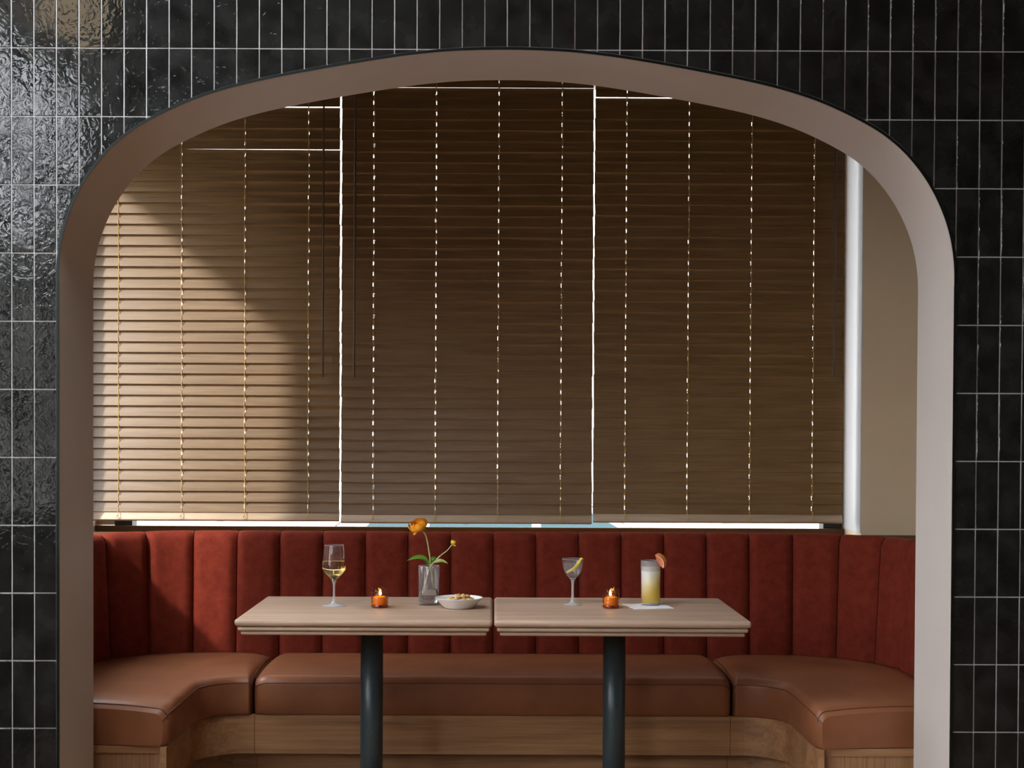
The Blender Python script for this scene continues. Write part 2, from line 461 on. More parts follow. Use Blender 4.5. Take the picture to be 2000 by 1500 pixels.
def put_tile(x0, x1, z0, z1):
    n = 24
    cand = sorted(set([x0, x1] + [x0 + (x1 - x0) * k / n for k in range(n + 1)] + [v for v in (XTL, XTR) if x0 < v < x1]))
    mx = max(arch_tz(x) for x in cand)
    rnd = random.Random(int((x0 + 9) * 1000) * 7919 + int(z0 * 1000))
    if mx <= z0:
        o = link('tile', rnd.choice(tile_meshes), M['tile'], wall_front, (x0 , Y_FRONT, z0))
    else:
        low = []
        for x in cand:
            eps = 1e-5
            if abs(x - XTL) < 1e-9: hs = [(x, z0), (x, max(z0, arch_tz(x + eps)))]
            elif abs(x - XTR) < 1e-9: hs = [(x, max(z0, arch_tz(x - eps))), (x, z0)]
            else: hs = [(x, max(z0, arch_tz(x)))]
            low += hs
        low = [(x, z) for x, z in low]
        # keep the run(s) that lie below the tile's top
        runs, cur = [], []
        for i, (x, z) in enumerate(low):
            if z < z1 - 1e-4: cur.append((x, z))
            else:
                if cur:
                    px, pz = cur[-1]; t = (z1 - pz) / max(1e-9, z - pz)
                    cur.append((px + (x - px) * t, z1)); runs.append(cur); cur = []
                if i + 1 < len(low) and low[i + 1][1] < z1 - 1e-4:
                    nx_, nz_ = low[i + 1]; t = (z1 - z) / (nz_ - z)
                    cur = [(x + (nx_ - x) * t, z1)]
        if cur: runs.append(cur)
        if not runs: return
        run = max(runs, key=lambda r: r[-1][0] - r[0][0])
        clean = [run[0]]
        for p in run[1:]:
            if abs(p[0] - clean[-1][0]) + abs(p[1] - clean[-1][1]) > 1e-4: clean.append(p)
        poly = clean[:]
        if poly[-1][1] < z1 - 1e-4: poly.append((poly[-1][0], z1))
        if poly[0][1] < z1 - 1e-4: poly.append((poly[0][0], z1))
        if len(poly) < 3 or (clean[-1][0] - clean[0][0]) < 0.003: return
        k = len(poly)
        mb = MB()
        mb.add([(x - x0, -TD, z - z0) for x, z in poly], [tuple(range(k))])
        mb.grid([[(x - x0, 0, z - z0) for x, z in poly], [(x - x0, -TD, z - z0) for x, z in poly]], True, False)
        o = mb.build('tile', M['tile'], wall_front, (x0, Y_FRONT, z0))
    o.rotation_euler = (R(rnd.uniform(-0.25, 0.25)), 0, R(rnd.uniform(-0.55, 0.55)))
for j in range(-2, 13):
    zt = TZ0 - TH * j
    zb = zt - TH
    for i in range(-2, 47):
        x0 = TX0 + TW * i
        if j < -1: continue
        if j > 10 and (x0 < -1.46 or x0 > 1.5): continue
        if zb < 0: continue
        put_tile(x0 + GAP / 2, x0 + TW - GAP / 2, zb + GAP / 2, zt - GAP / 2)

# the same tiling carried on beyond the counted tiles
ft = MB()
for j in range(-6, 12):
    zt = TZ0 - TH * j; zb = zt - TH
    for i in range(-8, 85):
        if (j >= -1 and -2 <= i <= 46 and not (j > 10 and (i < 0 or i > 43))) or zb < 0 or zt > ROOM_T: continue
        a, b = TX0 + TW * i + GAP / 2, TX0 + TW * (i + 1) - GAP / 2
        if j > 10 and b > XTL and a < XTR: continue
        lo, hi, e = zb + GAP / 2, zt - GAP / 2, 0.0012
        yo, yi = Y_FRONT - TD, Y_FRONT + 0.0005
        F = [(a + e, yo, lo + e), (b - e, yo, lo + e), (b - e, yo, hi - e), (a + e, yo, hi - e)]
        B = [(a, yi, lo), (b, yi, lo), (b, yi, hi), (a, yi, hi)]
        ft.add(F + B, [(0, 1, 2, 3), (4, 5, 1, 0), (5, 6, 2, 1), (6, 7, 3, 2), (7, 4, 0, 3)])
o = ft.build('tile_field', M['tile'], wall_front)
o['kind'] = 'stuff'

# room wall on the left with its big window
def wall_with_hole(mb, axis, a0, a1, z0, z1, h0, h1, hz0, hz1, t0, t1):
    def bx(p0, p1, q0, q1):
        if p1 - p0 < 1e-4 or q1 - q0 < 1e-4: return
        if axis == 'x': mb.box(p0, p1, t0, t1, q0, q1)
        else: mb.box(t0, t1, p0, p1, q0, q1)
    bx(a0, h0, z0, z1); bx(h1, a1, z0, z1); bx(h0, h1, z0, hz0); bx(h0, h1, hz1, z1)
    return mb
wl = MB()
wall_with_hole(wl, 'y', 0.6, 4.2, 0, ROOM_T, 1.6, 3.7, 0.95, 2.95, -2.0, -1.9)
wall_with_hole(wl, 'y', -3.6, 0.6, 0, ROOM_T, -2.7, -0.1, 0.95, 3.25, -2.0, -1.9)
struct(wl.build('wall_left', M['room']))
def side_window(name, x, y0, y1, z0, z1, bars, fw=0.05, rails=()):
    w = bpy.data.objects.new(name, None); C.objects.link(w); struct(w)
    m = MB()
    m.box(x - .03, x + .03, y0, y0 + fw, z0, z1).box(x - .03, x + .03, y1 - fw, y1, z0, z1)
    m.box(x - .03, x + .03, y0 + fw, y1 - fw, z0, z0 + fw).box(x - .03, x + .03, y0 + fw, y1 - fw, z1 - fw, z1)
    m.build('window_frame', M['black'], w)
    for b in bars:
        MB().box(x - .025, x + .025, b - .02, b + .02, z0 + fw, z1 - fw).build('mullion', M['black'], w)
    for b in rails:
        MB().box(x - .022, x + .022, y0 + fw, y1 - fw, b - .02, b + .02).build('glazing_bar', M['black'], w)
    edges = [y0 + fw] + [v for b in bars for v in (b - .02, b + .02)] + [y1 - fw]
    for a, b in zip(edges[::2], edges[1::2]):
        MB().add([(x, a, z0 + fw), (x, b, z0 + fw), (x, b, z1 - fw), (x, a, z1 - fw)], [(0, 1, 2, 3)]).build('pane', M['pane'], w)
    return w
side_window('window_2', -1.95, 1.6, 3.7, 0.95, 2.95, [2.12, 2.65, 3.18], rails=[1.45, 1.95, 2.45])  # bar grid added to break up the window reflection in the tiles
w5 = bpy.data.objects.new('added_skylight', None); C.objects.link(w5); struct(w5)  # frame and glass of the added skylight
km = MB()
km.box(KX0, KX0 + .04, KY0, KY1, ROOM_T + .02, ROOM_T + .08).box(KX1 - .04, KX1, KY0, KY1, ROOM_T + .02, ROOM_T + .08)
km.box(KX0 + .04, KX1 - .04, KY0, KY0 + .04, ROOM_T + .02, ROOM_T + .08).box(KX0 + .04, KX1 - .04, KY1 - .04, KY1, ROOM_T + .02, ROOM_T + .08)
km.build('window_frame', M['black'], w5)
MB().add([(KX0 + .04, KY0 + .04, ROOM_T + .05), (KX1 - .04, KY0 + .04, ROOM_T + .05), (KX1 - .04, KY1 - .04, ROOM_T + .05), (KX0 + .04, KY1 - .04, ROOM_T + .05)], [(0, 1, 2, 3)]).build('pane', M['pane'], w5)
side_window('window_4', -1.95, -2.7, -0.1, 0.95, 3.25, [-1.4])

# alcove walls
SX = -1.8
wa = MB()
wall_with_hole(wa, 'y', 4.556, 6.3, 0, ALC_T, 4.75, 5.69, 0.95, 2.69, -1.9, SX)
struct(wa.build('wall_alcove_left', M['beige']))
side_window('window_3', -1.86, 4.75, 5.69, 0.95, 2.69, [], 0.02)
struct(MB().box(1.9, 2.0, 4.556, 6.3, 0, ALC_T).build('wall_alcove_right', M['beige']))
YW, YB, YF = 5.80, 5.90, 6.13          # wall face, blinds, window frame
WX0, WX1, WZ0, WZ1 = -1.70, 1.497, 0.905, 3.0
wb = MB()
wall_with_hole(wb, 'x', SX, 1.9, 0, ALC_T, WX0, WX1, WZ0, WZ1, YW, 6.28)
struct(wb.build('wall_back', M['beige']))
jm = MB()
jm.box(WX1 - 0.004, WX1, YW + 0.001, YF - 0.03, 0.945, WZ1)
jm.box(WX0, WX0 + 0.004, YW + 0.001, YF - 0.03, 0.945, WZ1)
jm.box(WX0 + .004, WX1 - .004, YW + 0.001, YF - 0.03, WZ1 - 0.004, WZ1)
struct(jm.build('trim_1', plain('white_jamb_paint', (0.47, 0.465, 0.47), 0.6, nscale=5, var=0.01)))
struct(MB().box(WX0 + .004, -1.621, YF - 0.03, YF + 0.06, 0.945, WZ1 - .004).build('trim_2', M['beige']))
w1 = bpy.data.objects.new('window_1', None); C.objects.link(w1); struct(w1)
fm = MB()
fx0, fx1, fz0, fz1 = -1.621, 1.493, 0.925, 2.99
for bx in ((fx0, fx0 + .075, fz0, fz1), (fx1 - .08, fx1, fz0, fz1)):
    fm.box(bx[0], bx[1], YF - .03, YF + .05, bx[2], bx[3])
fm.box(fx0 + .075, fx1 - .08, YF - .03, YF + .05, fz1 - .06, fz1)
fm.box(fx0 + .075, fx1 - .08, YF - .03, YF + .05, fz0, fz0 + .012)
fm.build('window_frame', M['black'], w1)
MB().add([(fx0 + .075, YF, fz0 + .012), (fx1 - .08, YF, fz0 + .012), (fx1 - .08, YF, fz1 - .06), (fx0 + .075, YF, fz1 - .06)], [(0, 1, 2, 3)]).build('pane', M['pane'], w1)

# ------------------------------------------------------------------ banquette
PITCH = 0.1715
BX, BYB, BR, BEND = 1.55, 5.70, 0.40, 4.64
LHALF = (BX - BR) + BR * PI / 2 + (BYB - BR - BEND)
def back_path(s):
    """s along the back from the middle (0), positive to the right; returns point and inward normal"""
    sg = 1 if s >= 0 else -1
    a = abs(s)
    if a <= BX - BR:
        p, n = (a, BYB), (0, -1)
    elif a <= BX - BR + BR * PI / 2:
        t = (a - (BX - BR)) / BR
        p = (BX - BR + BR * math.sin(t), BYB - BR + BR * math.cos(t)); n = (-math.sin(t), -math.cos(t))
    else:
        d = a - (BX - BR) - BR * PI / 2
        p, n = (BX, BYB - BR - d), (-1, 0)
    return Vector((sg * p[0], p[1])), Vector((sg * n[0], n[1]))
bq = thing('banquette', 'U-shaped banquette with rust velvet channel back and brown leather seats behind both tables', 'banquette', (0, 5.4, 0))
BQ = Vector((0, 5.4, 0))
def loc(p): return (p[0], p[1] - 5.4, p[2])
ZB0, ZB1 = 0.40, 0.947
def channel(s0, s1):
    nu = 10
    prof = []           # (height, recline out, bulge factor, extra back)
    for k in range(9): 
        z = ZB0 + (ZB1 - 0.035 - ZB0) * k / 8
        prof.append((z, 0.03 * (z - 0.46) / 0.49, 1.0, 0.0))
    r = 0.035
    for k in range(1, 9):
        a = PI * k / 8
        prof.append((ZB1 - r + r * math.sin(a), 0.03, 1.0, r * (1 - math.cos(a)) * 1.25))
    rows = []
    for z, rec, bf, back in prof:
        row = []
        for i in range(nu + 1):
            u = i / nu
            p, n = back_path(s0 + 0.0012 + (s1 - s0 - 0.0024) * u)
            e = abs(2 * u - 1)
            bl = 0.020 * (1 - e ** 7) ** 0.7 * bf
            q = p + n * (bl - rec - back)
            zz = z - (0.004 * (e ** 10) if z > ZB1 - 0.04 else 0)
            row.append(loc((q.x, q.y, zz)))
        rows.append(row)
    mb = MB().grid(rows, smooth=True)
    return mb.build('channel_panel', M['velvet'], bq)
for k in range(-14, 14):
    channel(k * PITCH, (k + 1) * PITCH)
# board behind the channels
rows = []
ss = [-LHALF + 2 * LHALF * k / 80 for k in range(81)]
for z, d in ((0.02, 0.030), (0.90, 0.045), (0.90, 0.10), (0.02, 0.10)):
    rows.append([loc((*(back_path(s)[0] - back_path(s)[1] * d), z)) for s in ss])
rows.append(rows[0])
MB().grid(rows, smooth=False, flip=True).build('back_board', M['base'], bq)

# seat cushions: swept between the front edge path and the back path
FY, FX, FR = 5.135, 1.04, 0.15
JX = 0.864
def side_paths(sg):
    inner, outer = [], []
    for k in range(4):
        t = k / 4
        inner.append((JX + 0.010 + (FX - FR - JX - .010) * t, FY)); outer.append((JX + 0.010 + (BX - BR - JX - .010) * t, BYB))
    for k in range(13):
        a = PI / 2 * k / 12
        inner.append((FX - FR + FR * math.sin(a), FY - FR + FR * math.cos(a)))
        outer.append((BX - BR + BR * math.sin(a), BYB - BR + BR * math.cos(a)))
    for k in range(1, 9):
        t = k / 8
        inner.append((FX, FY - FR + (BEND - 0.03 - FY + FR) * t)); outer.append((BX, BYB - BR + (BEND + 0.02 - BYB + BR) * t))
    return [(sg * x, y) for x, y in inner], [(sg * x, y) for x, y in outer]
def lerp_path(ps, t):
    f = t * (len(ps) - 1); i = min(int(f), len(ps) - 2); g = f - i
    return Vector(ps[i]).lerp(Vector(ps[i + 1]), g)
Z0C, Z1C = 0.322, 0.462
def cushion(inner, outer, flip, crown=0.012):
    r = 0.034; re = 0.05
    ts = []
    n = len(inner) - 1
    L = sum((Vector(a) - Vector(b)).length for a, b in zip(inner, inner[1:]))
    for e in (0, 0.1, 0.3, 0.6, 1.0): ts.append((e * re / L, e))
    for k in range(1, 40): 
        t = k / 40
        if re / L < t < 1 - re / L: ts.append((t, 1.0))
    for e in (1.0, 0.6, 0.3, 0.1, 0): ts.append((1 - e * re / L, e))
    rows = []; seam = []
    for t, e in ts:
        a = lerp_path(inner, t); b = lerp_path(outer, t)
        d = (b - a); w = d.length; d = d / w
        drop = r - math.sqrt(max(0, r * r - (r * (1 - e)) ** 2))
        sec = [(0.010, Z0C), (0.002, Z0C + 0.012), (0.0, Z0C + 0.06), (0.0, Z1C - r - 0.002)]
        for k in range(1, 7):
            an = PI / 2 * k / 6
            sec.append((r * (1 - math.cos(an)), Z1C - r + r * math.sin(an)))
        for k in range(1, 9):
            u = k / 8
            sec.append((r + (w - r) * u, Z1C + crown * math.sin(PI * u) ** 0.8))
        sec.append((w, Z0C))
        row = []
        for q, z in sec:
            zz = z - drop if z > Z0C + 0.07 else z
            p = a + d * (q + (0.9 * drop if q < w * 0.5 else 0) * (1 - q / w))
            row.append(loc((p.x, p.y, zz)))
        rows.append(row)
        sp = a + d * (0.0015 + 0.9 * drop)
        seam.append(loc((sp.x, sp.y, Z1C - r + 0.010 - drop)))
    mb = MB().grid(rows, smooth=True, flip=flip)
    c0, c1 = rows[0], rows[-1]
    mb.add(c0, [tuple(range(len(c0)))]); mb.add(c1, [tuple(range(len(c1)))[::-1]])
    mb.add([r_[0] for r_ in rows] + [r_[-1] for r_ in rows], [(i, i + 1, i + 1 + len(rows), i + len(rows)) for i in range(len(rows) - 1)])
    o = mb.build('seat_cushion', M['leather'], bq)
    # seam stays at the front edge and runs round the two ends
    MB().tube(seam, 0.0022, 6).build('seam', M['piping'], o)
    for row in (rows[1], rows[-2]):
        MB().tube(row[3:18], 0.0022, 6).build('seam', M['piping'], o)
    return o
NC = 12
cushion([(-JX + 2 * JX * k / NC, FY) for k in range(NC + 1)], [(-JX + 2 * JX * k / NC, BYB) for k in range(NC + 1)], True)
for sg in (-1, 1):
    i_, o_ = side_paths(sg)
    cushion(i_, o_, sg > 0)
# wooden base under the cushions
def base_strip(name, path, inset, z0, z1, th, mat):
    ps = [Vector(p) for p in path]
    rows = [[], [], [], []]
    for i, p in enumerate(ps):
        t = (ps[min(i + 1, len(ps) - 1)] - ps[max(i - 1, 0)]).normalized()
        n = Vector((-t.y, t.x))
        if n.dot(Vector((0, 5.9)) - Vector((0, p.y))) < 0 and abs(n.y) > 0.3: n = -n
        if abs(n.y) <= 0.3: n = Vector((math.copysign(1, p.x), 0))*abs(n.x) + Vector((0, abs(n.y)))
        f = p + n * inset; b = p + n * (inset + th)
        for k, (q, z) in enumerate(((f, z0), (f, z1), (b, z1), (b, z0))):
            rows[k].append(loc((q.x, q.y, z)))
    rows.append(rows[0])
    mb = MB().grid(rows, smooth=False)
    mb.add([rows[k][0] for k in range(4)], [(0, 1, 2, 3)]); mb.add([rows[k][-1] for k in range(4)], [(3, 2, 1, 0)])
    return mb.build(name, mat, bq, fix=True)
JB = 0.862
base_strip('base_panel', [(-JB + 2 * JB * k / 6, FY) for k in range(7)], 0.018, 0.178, 0.319, 0.02, M['base'])
base_strip('toe_kick', [(-JB + 2 * JB * k / 6, FY) for k in range(7)], 0.085, 0.0, 0.178, 0.02, M['base'])
for sg in (-1, 1):
    inn = side_paths(sg)[0]
    inn = [(sg * (JB + 0.0015), FY)] + inn[1:]
    base_strip('base_panel', inn, 0.018, 0.178, 0.319, 0.02, M['base'])
    base_strip('toe_kick', inn, 0.085, 0.0, 0.178, 0.02, M['base'])
    # end panel: frame with a recessed vertical-grain field
    xa, xb = sg * 1.064, sg * 1.66
    x0, x1 = min(xa, xb), max(xa, xb)
    ye0, ye1 = BEND - 0.012, BEND + 0.012
    fr = MB()
    for (a, b, c, d) in ((x0, x1, 0.295, 0.3195), (x0, x1, 0.0, 0.06), (x0, x0 + 0.024, 0.06, 0.295), (x1 - 0.024, x1, 0.06, 0.295)):
        fr.box(a, b, ye0 - 5.4, ye1 - 5.4, c, d)
    fr.build('end_frame', M['base'], bq)
    MB().box(x0 + .024, x1 - .024, ye0 + 0.004 - 5.4, ye1 - 5.4, 0.06, 0.295).build('end_panel', M['base_v'], bq)

# wooden ledge behind the banquette and sill in the window recess
lg = MB()
LZ0, LZ1 = 0.915, 0.936
def ledge_piece(poly):
    k = len(poly)
    lg.add([(x, y, LZ1) for x, y in poly], [tuple(range(k))])
    lg.add([(x, y, LZ0) for x, y in poly], [tuple(range(k))[::-1]])
    lg.grid([[(x, y, LZ0) for x, y in poly], [(x, y, LZ1) for x, y in poly]], True, False)
pts_r = [back_path(s)[0] - back_path(s)[1] * 0.055 for s in [LHALF * k / 30 for k in range(31)]]
half = [(p.x, p.y) for p in pts_r]
for sg in (1, -1):
    wx = 1.899 if sg > 0 else 1.799
    for (a, b) in zip(half, half[1:]):
        # quad from the back of the velvet out to the wall
        def out(p):
            if p[1] > 5.745: return (p[0], YW - 0.001)
            return None
    poly = half + [(wx, BEND), (wx, YW - 0.001), (0, YW - 0.001)]
    poly = [(sg * x, y) for x, y in poly]
    if sg < 0: poly = poly[::-1]
    poly = poly[::-1] if sg > 0 else poly[::-1]
    ledge_piece(poly)
lg.box(WX0 + 0.005, WX1 - 0.005, YW - 0.001, YF - 0.06, 0.906, 0.912)
lg.box(WX0 + 0.005, WX1 - 0.005, YF - 0.06, YF - 0.031, 0.906, 0.9430)
struct(lg.build('trim_3', M['ledge'], fix=True), 'narrow walnut ledge along the top of the banquette under the blinds')

# ------------------------------------------------------------------ blinds
SP, SW, ST = 0.0440, 0.050, 0.003
def slat_mesh(width, holes, tilt, hws):
    hh = 0.0085
    xs_ = [-width / 2]
    for h, hw in zip(holes, hws): xs_ += [h - hw, h + hw]
    xs_.append(width / 2)
    us = [-SW / 2, -SW / 2 * 0.66, -hh, 0.0, hh, SW / 2 * 0.66, SW / 2]
    ca, sa = math.cos(tilt), math.sin(tilt)
    def P(x, u, t):          # u up the slat, t thickness towards the room
        t = t + 0.0011 * (1 - (2 * u / SW) ** 2)      # the slats are slightly crowned
        return (x, u * sa - t * ca, u * ca + t * sa)
    mb = MB()
    hole_cols = set(range(1, len(xs_) - 1, 2))
    for i in range(len(xs_) - 1):
        for j in range(6):
            if i in hole_cols and j in (2, 3): continue
            a, b, c, d = xs_[i], xs_[i + 1], us[j], us[j + 1]
            mb.add([P(a, c, ST / 2), P(b, c, ST / 2), P(b, d, ST / 2), P(a, d, ST / 2)], [(0, 1, 2, 3)])
            mb.add([P(a, c, -ST / 2), P(b, c, -ST / 2), P(b, d, -ST / 2), P(a, d, -ST / 2)], [(3, 2, 1, 0)])
    def rim(loop, inward):
        f = [P(x, u, ST / 2) for x, u in loop]; b = [P(x, u, -ST / 2) for x, u in loop]
        mb.grid([b, f], True, False, inward)
    w2 = width / 2
    rim([(-w2, -SW / 2), (w2, -SW / 2)] + [(w2, u) for u in us[1:-1]] + [(w2, SW / 2), (-w2, SW / 2)] + [(-w2, u) for u in us[-2:0:-1]], False)
    for i in hole_cols:
        rim([(xs_[i], -hh), (xs_[i + 1], -hh), (xs_[i + 1], hh), (xs_[i], hh)], True)
    return mb.mesh('slat')
PX = lambda p: (p - 964.0) / 472.0      # measured positions across the blind plane
def blind(label, xa, xb, cords, tilt, zrail, rail_h, wand, tab, gaps, seed, hws):
    rnd = random.Random(seed)
    cx = (xa + xb) / 2; w = xb - xa
    b = thing('wooden_blind', label, 'blind', (cx, YB, zrail), group='wooden blinds in the window')
    holes = [c - cx for c in cords]
    me = slat_mesh(w, holes, R(tilt), hws)
    z = 0.036
    k = 0
    ztop = 2.925 - zrail
    zs = []
    while z < ztop:
        o = link('slat', me, M['slat'], b, (rnd.uniform(-0.0012, 0.0012), 0, z + rnd.uniform(-0.0006, 0.0006)))
        rx = rnd.uniform(-0.8, 0.8)
        for g, ex in gaps:
            if abs((zrail + z) - g) < SP / 2: o.location.z -= ex * 0.001
        ry = rnd.uniform(-0.05, 0.05)
        if tilt > 15 and any(abs(zrail + z - g) < SP / 2 for g, ex in gaps): ry = 0.16
        o.rotation_euler = (R(rx), R(ry), 0)
        zs.append(z); z += SP; k += 1
    # bottom rail, slightly tipped, and head rail
    rl = MB().bbox(-w / 2, w / 2, -0.026, 0.026, -0.008, 0.008, 0.003, 2).build('bottom_rail', M['rail'], b)
    rl.rotation_euler = (R(rail_h), 0, 0)
    MB().bbox(-w / 2, w / 2, -0.028, 0.028, 2.935 - zrail, 2.985 - zrail, 0.003).build('head_rail', M['rail'], b)
    off = SW / 2 * math.sin(R(tilt))
    for ci, c in enumerate(holes):
        ph = rnd.uniform(0, 6)
        pts = []
        for zi in zs:
            pts.append((c + 0.0016 * math.sin(ph + zi * 9) + 0.0012, -off - 0.0042, zi - SP * 0.48))
            pts.append((c + 0.0016 * math.sin(ph + zi * 9) - 0.0022, -off + 0.0060, zi - SP * 0.02))
        pts.append((c, -off, 2.93 - zrail))
        MB().tube([(c + 0.002, -0.024, 0.004)] + pts, 0.0013, 5).build('ladder_cord', M['cord'], b)
        # second ladder strand: short diagonal rungs crossing each slat
        pts = []
        for zi in zs:
            pts.append((c - 0.0010, -off - 0.0040, zi - SP * 0.45)); pts.append((c + 0.0042, -off + 0.0055, zi - SP * 0.06))
        MB().tube(pts, 0.0010, 5).build('ladder_cord', M['cord'], b)
        lx = c + (0.0 if tilt > 15 else rnd.choice((-0.0016, 0.0016)))
        MB().tube([(lx, 0.0, -0.006), (lx, 0, 2.93 - zrail)], 0.0012, 5).build('lift_cord', M['cord'], b)
        # tied end of the cord under the rail
        kn = [(c + 0.006 * math.cos(t * 1.3) * (1 - 0.04 * t), -0.026 - 0.002 * math.sin(t), -0.004 - 0.007 * math.sin(t * 0.9) - 0.0006 * t) for t in [x * 0.5 for x in range(14)]]
        MB().tube(kn, 0.0011, 5).build('cord_knot', M['cord'], b)
    for wx in wand:
        zt = 2.92 - zrail; zb = 1.572 - zrail
        MB().tube([(wx - cx + 0.003, -0.040, zt), (wx - cx, -0.040, zb + 0.012), (wx - cx, -0.040, zb)], [0.0045, 0.0045, 0.0052], 8).build('tilt_wand', M['wand'], b)
    for tx in tab:
        mb = MB()
        ps = [(-0.024, 0.0), (0.024, 0.0), (0.016, -0.016), (0.008, -0.020), (-0.008, -0.020), (-0.016, -0.016)]
        n = len(ps)
        fr_ = [(tx - cx + x, -0.006, z - 0.009) for x, z in ps]; bk = [(tx - cx + x, -0.003, z - 0.009) for x, z in ps]
        mb.add(fr_, [tuple(range(n))[::-1]]).add(bk, [tuple(range(n))]).grid([fr_, bk], True, False)
        mb.build('hold_down_tab', M['plastic'], b)
    return b
blind('wooden slat blind with sunlit slats, leftmost of the three in the window', -1.680, -0.6375, [PX(v) for v in (232, 355, 478, 602)],
      17.5, 1.001, 62, [PX(632)], [PX(430)], [(2.665, 4.6), (2.489, 2.1)], 3, (0.0014, 0.0022, 0.0020, 0.0018))
blind('wooden slat blind with white dashed cord slots, the middle one in the window', -0.6305, 0.4070, [PX(v) for v in (729, 850, 972, 1095)],
      13.5, 0.995, 66, [PX(693)], [PX(912)], [(2.747, 6)], 5, (0.0030, 0.0025, 0.0023, 0.0021))
blind('wooden slat blind beside the white window jamb, rightmost of the three', 0.4125, 1.4430, [PX(v) for v in (1220, 1342, 1464, 1586)],
      13.5, 1.001, 58, [PX(1622)], [PX(1418)], [(2.709, 6)], 8, (0.0021, 0.0019, 0.0019, 0.0020))

# ------------------------------------------------------------------ tables
ZT = 0.75
def slab(mb, x0, x1, y0, y1, z0, z1, seg=4):
    mb.bbox(x0, x1, y0, y1, z0, z1, min((z1 - z0) / 2 - 0.0006, 0.011), seg)
def table(label, x0, x1, mat):
    cx = (x0 + x1) / 2
    y0, y1 = 4.507, 5.155
    cyy = (y0 + y1) / 2
    t = thing('pedestal_table', label, 'table', (cx, cyy, 0), group='pedestal tables in the alcove')
    hx, hy = (x1 - x0) / 2, (y1 - y0) / 2
    m = MB(); slab(m, -hx, hx, -hy, hy, ZT - 0.024, ZT); top = m.build('table_top', mat, t)
    m = MB(); slab(m, -hx + .009, hx - .009, -hy + .009, hy - .009, ZT - 0.039, ZT - 0.0255); m.build('moulding', mat, t)
    m = MB(); slab(m, -hx + .018, hx - .018, -hy + .018, hy - .018, ZT - 0.053, ZT - 0.0405); m.build('moulding', mat, t)
    MB().box(-hx + .022, hx - .022, -hy + .022, hy - .022, ZT - 0.052, ZT - 0.012).build('core', mat, t)
    MB().lathe([(0.0, ZT - .053), (0.0382, ZT - .053), (0.0382, 0.03), (0.0, 0.03)], 40, smooth=False).build('pole', M['pole'], t)
    for p in t.children:
        if p.name.startswith('pole'):
            for f in p.data.polygons: f.use_smooth = abs(f.normal.z) < 0.5
    MB().lathe([(0.0, 0.001), (0.21, 0.001), (0.215, 0.006), (0.21, 0.014), (0.06, 0.03), (0.0, 0.032)], 40).build('base_plate', M['pole'], t)
    return t
table('walnut pedestal table holding the wine glass, the vase and the snack bowl', -0.8205, -0.0010, M['tabletop'])
table('walnut pedestal table holding the coupe and the tall drink on a napkin', 0.0042, 0.8215, M['tablewood2'])

# ------------------------------------------------------------------ things on the tables
def shell(prof, th, n=40):
    """closed revolved shell: profile outside bottom->top, offset inside"""
    inner = []
    for i, (r, z) in enumerate(prof):
        a = Vector(prof[max(i - 1, 0)]); b = Vector(prof[min(i + 1, len(prof) - 1)])
        t = (b - a).normalized(); inner.append((max(0.0002, r - t.y * th), z + t.x * th))
    return MB().lathe(prof + inner[::-1], n)

# wine glass
g = thing('wine_glass', 'stemmed glass of white wine on the left table', 'wine glass', (-0.544, 4.872, ZT))
bowl = catmull([(0.0052, 0.084), (0.0115, 0.092), (0.0245, 0.105), (0.0365, 0.118), (0.0408, 0.128), (0.0406, 0.140), (0.0388, 0.158), (0.0362, 0.180), (0.0322, 0.2075)], 5)
MB().lathe(bowl, 44).build('bowl', M['glass'], g)
MB().tube([(0.0322 * math.cos(a), 0.0322 * math.sin(a), 0.2075) for a in [2 * PI * k / 40 for k in range(41)]], 0.0006, 6).build('rim', M['stem_glass'], g)
MB().lathe(catmull([(0.0395, 0.0008), (0.034, 0.0022), (0.018, 0.0055), (0.008, 0.013), (0.0042, 0.028), (0.0034, 0.050), (0.0038, 0.068), (0.0056, 0.079), (0.0085, 0.0875), (0.0, 0.0885)], 4), 36).build('stem', M['stem_glass'], g)
MB().lathe([(0.0, 0.0006), (0.039, 0.0006), (0.0396, 0.0014), (0.034, 0.0026)], 40).build('foot', M['stem_glass'], g)
ins = [(max(0.0003, r - 0.0008), z + 0.0008) for r, z in bowl if 0.088 < z < 0.153]
ins = [(0.0003, ins[0][1] - 0.001)] + ins + [(ins[-1][0] + 0.0, 0.154), (0.0003, 0.1538)]
MB().lathe(ins, 44).build('wine', M['wine'], g)

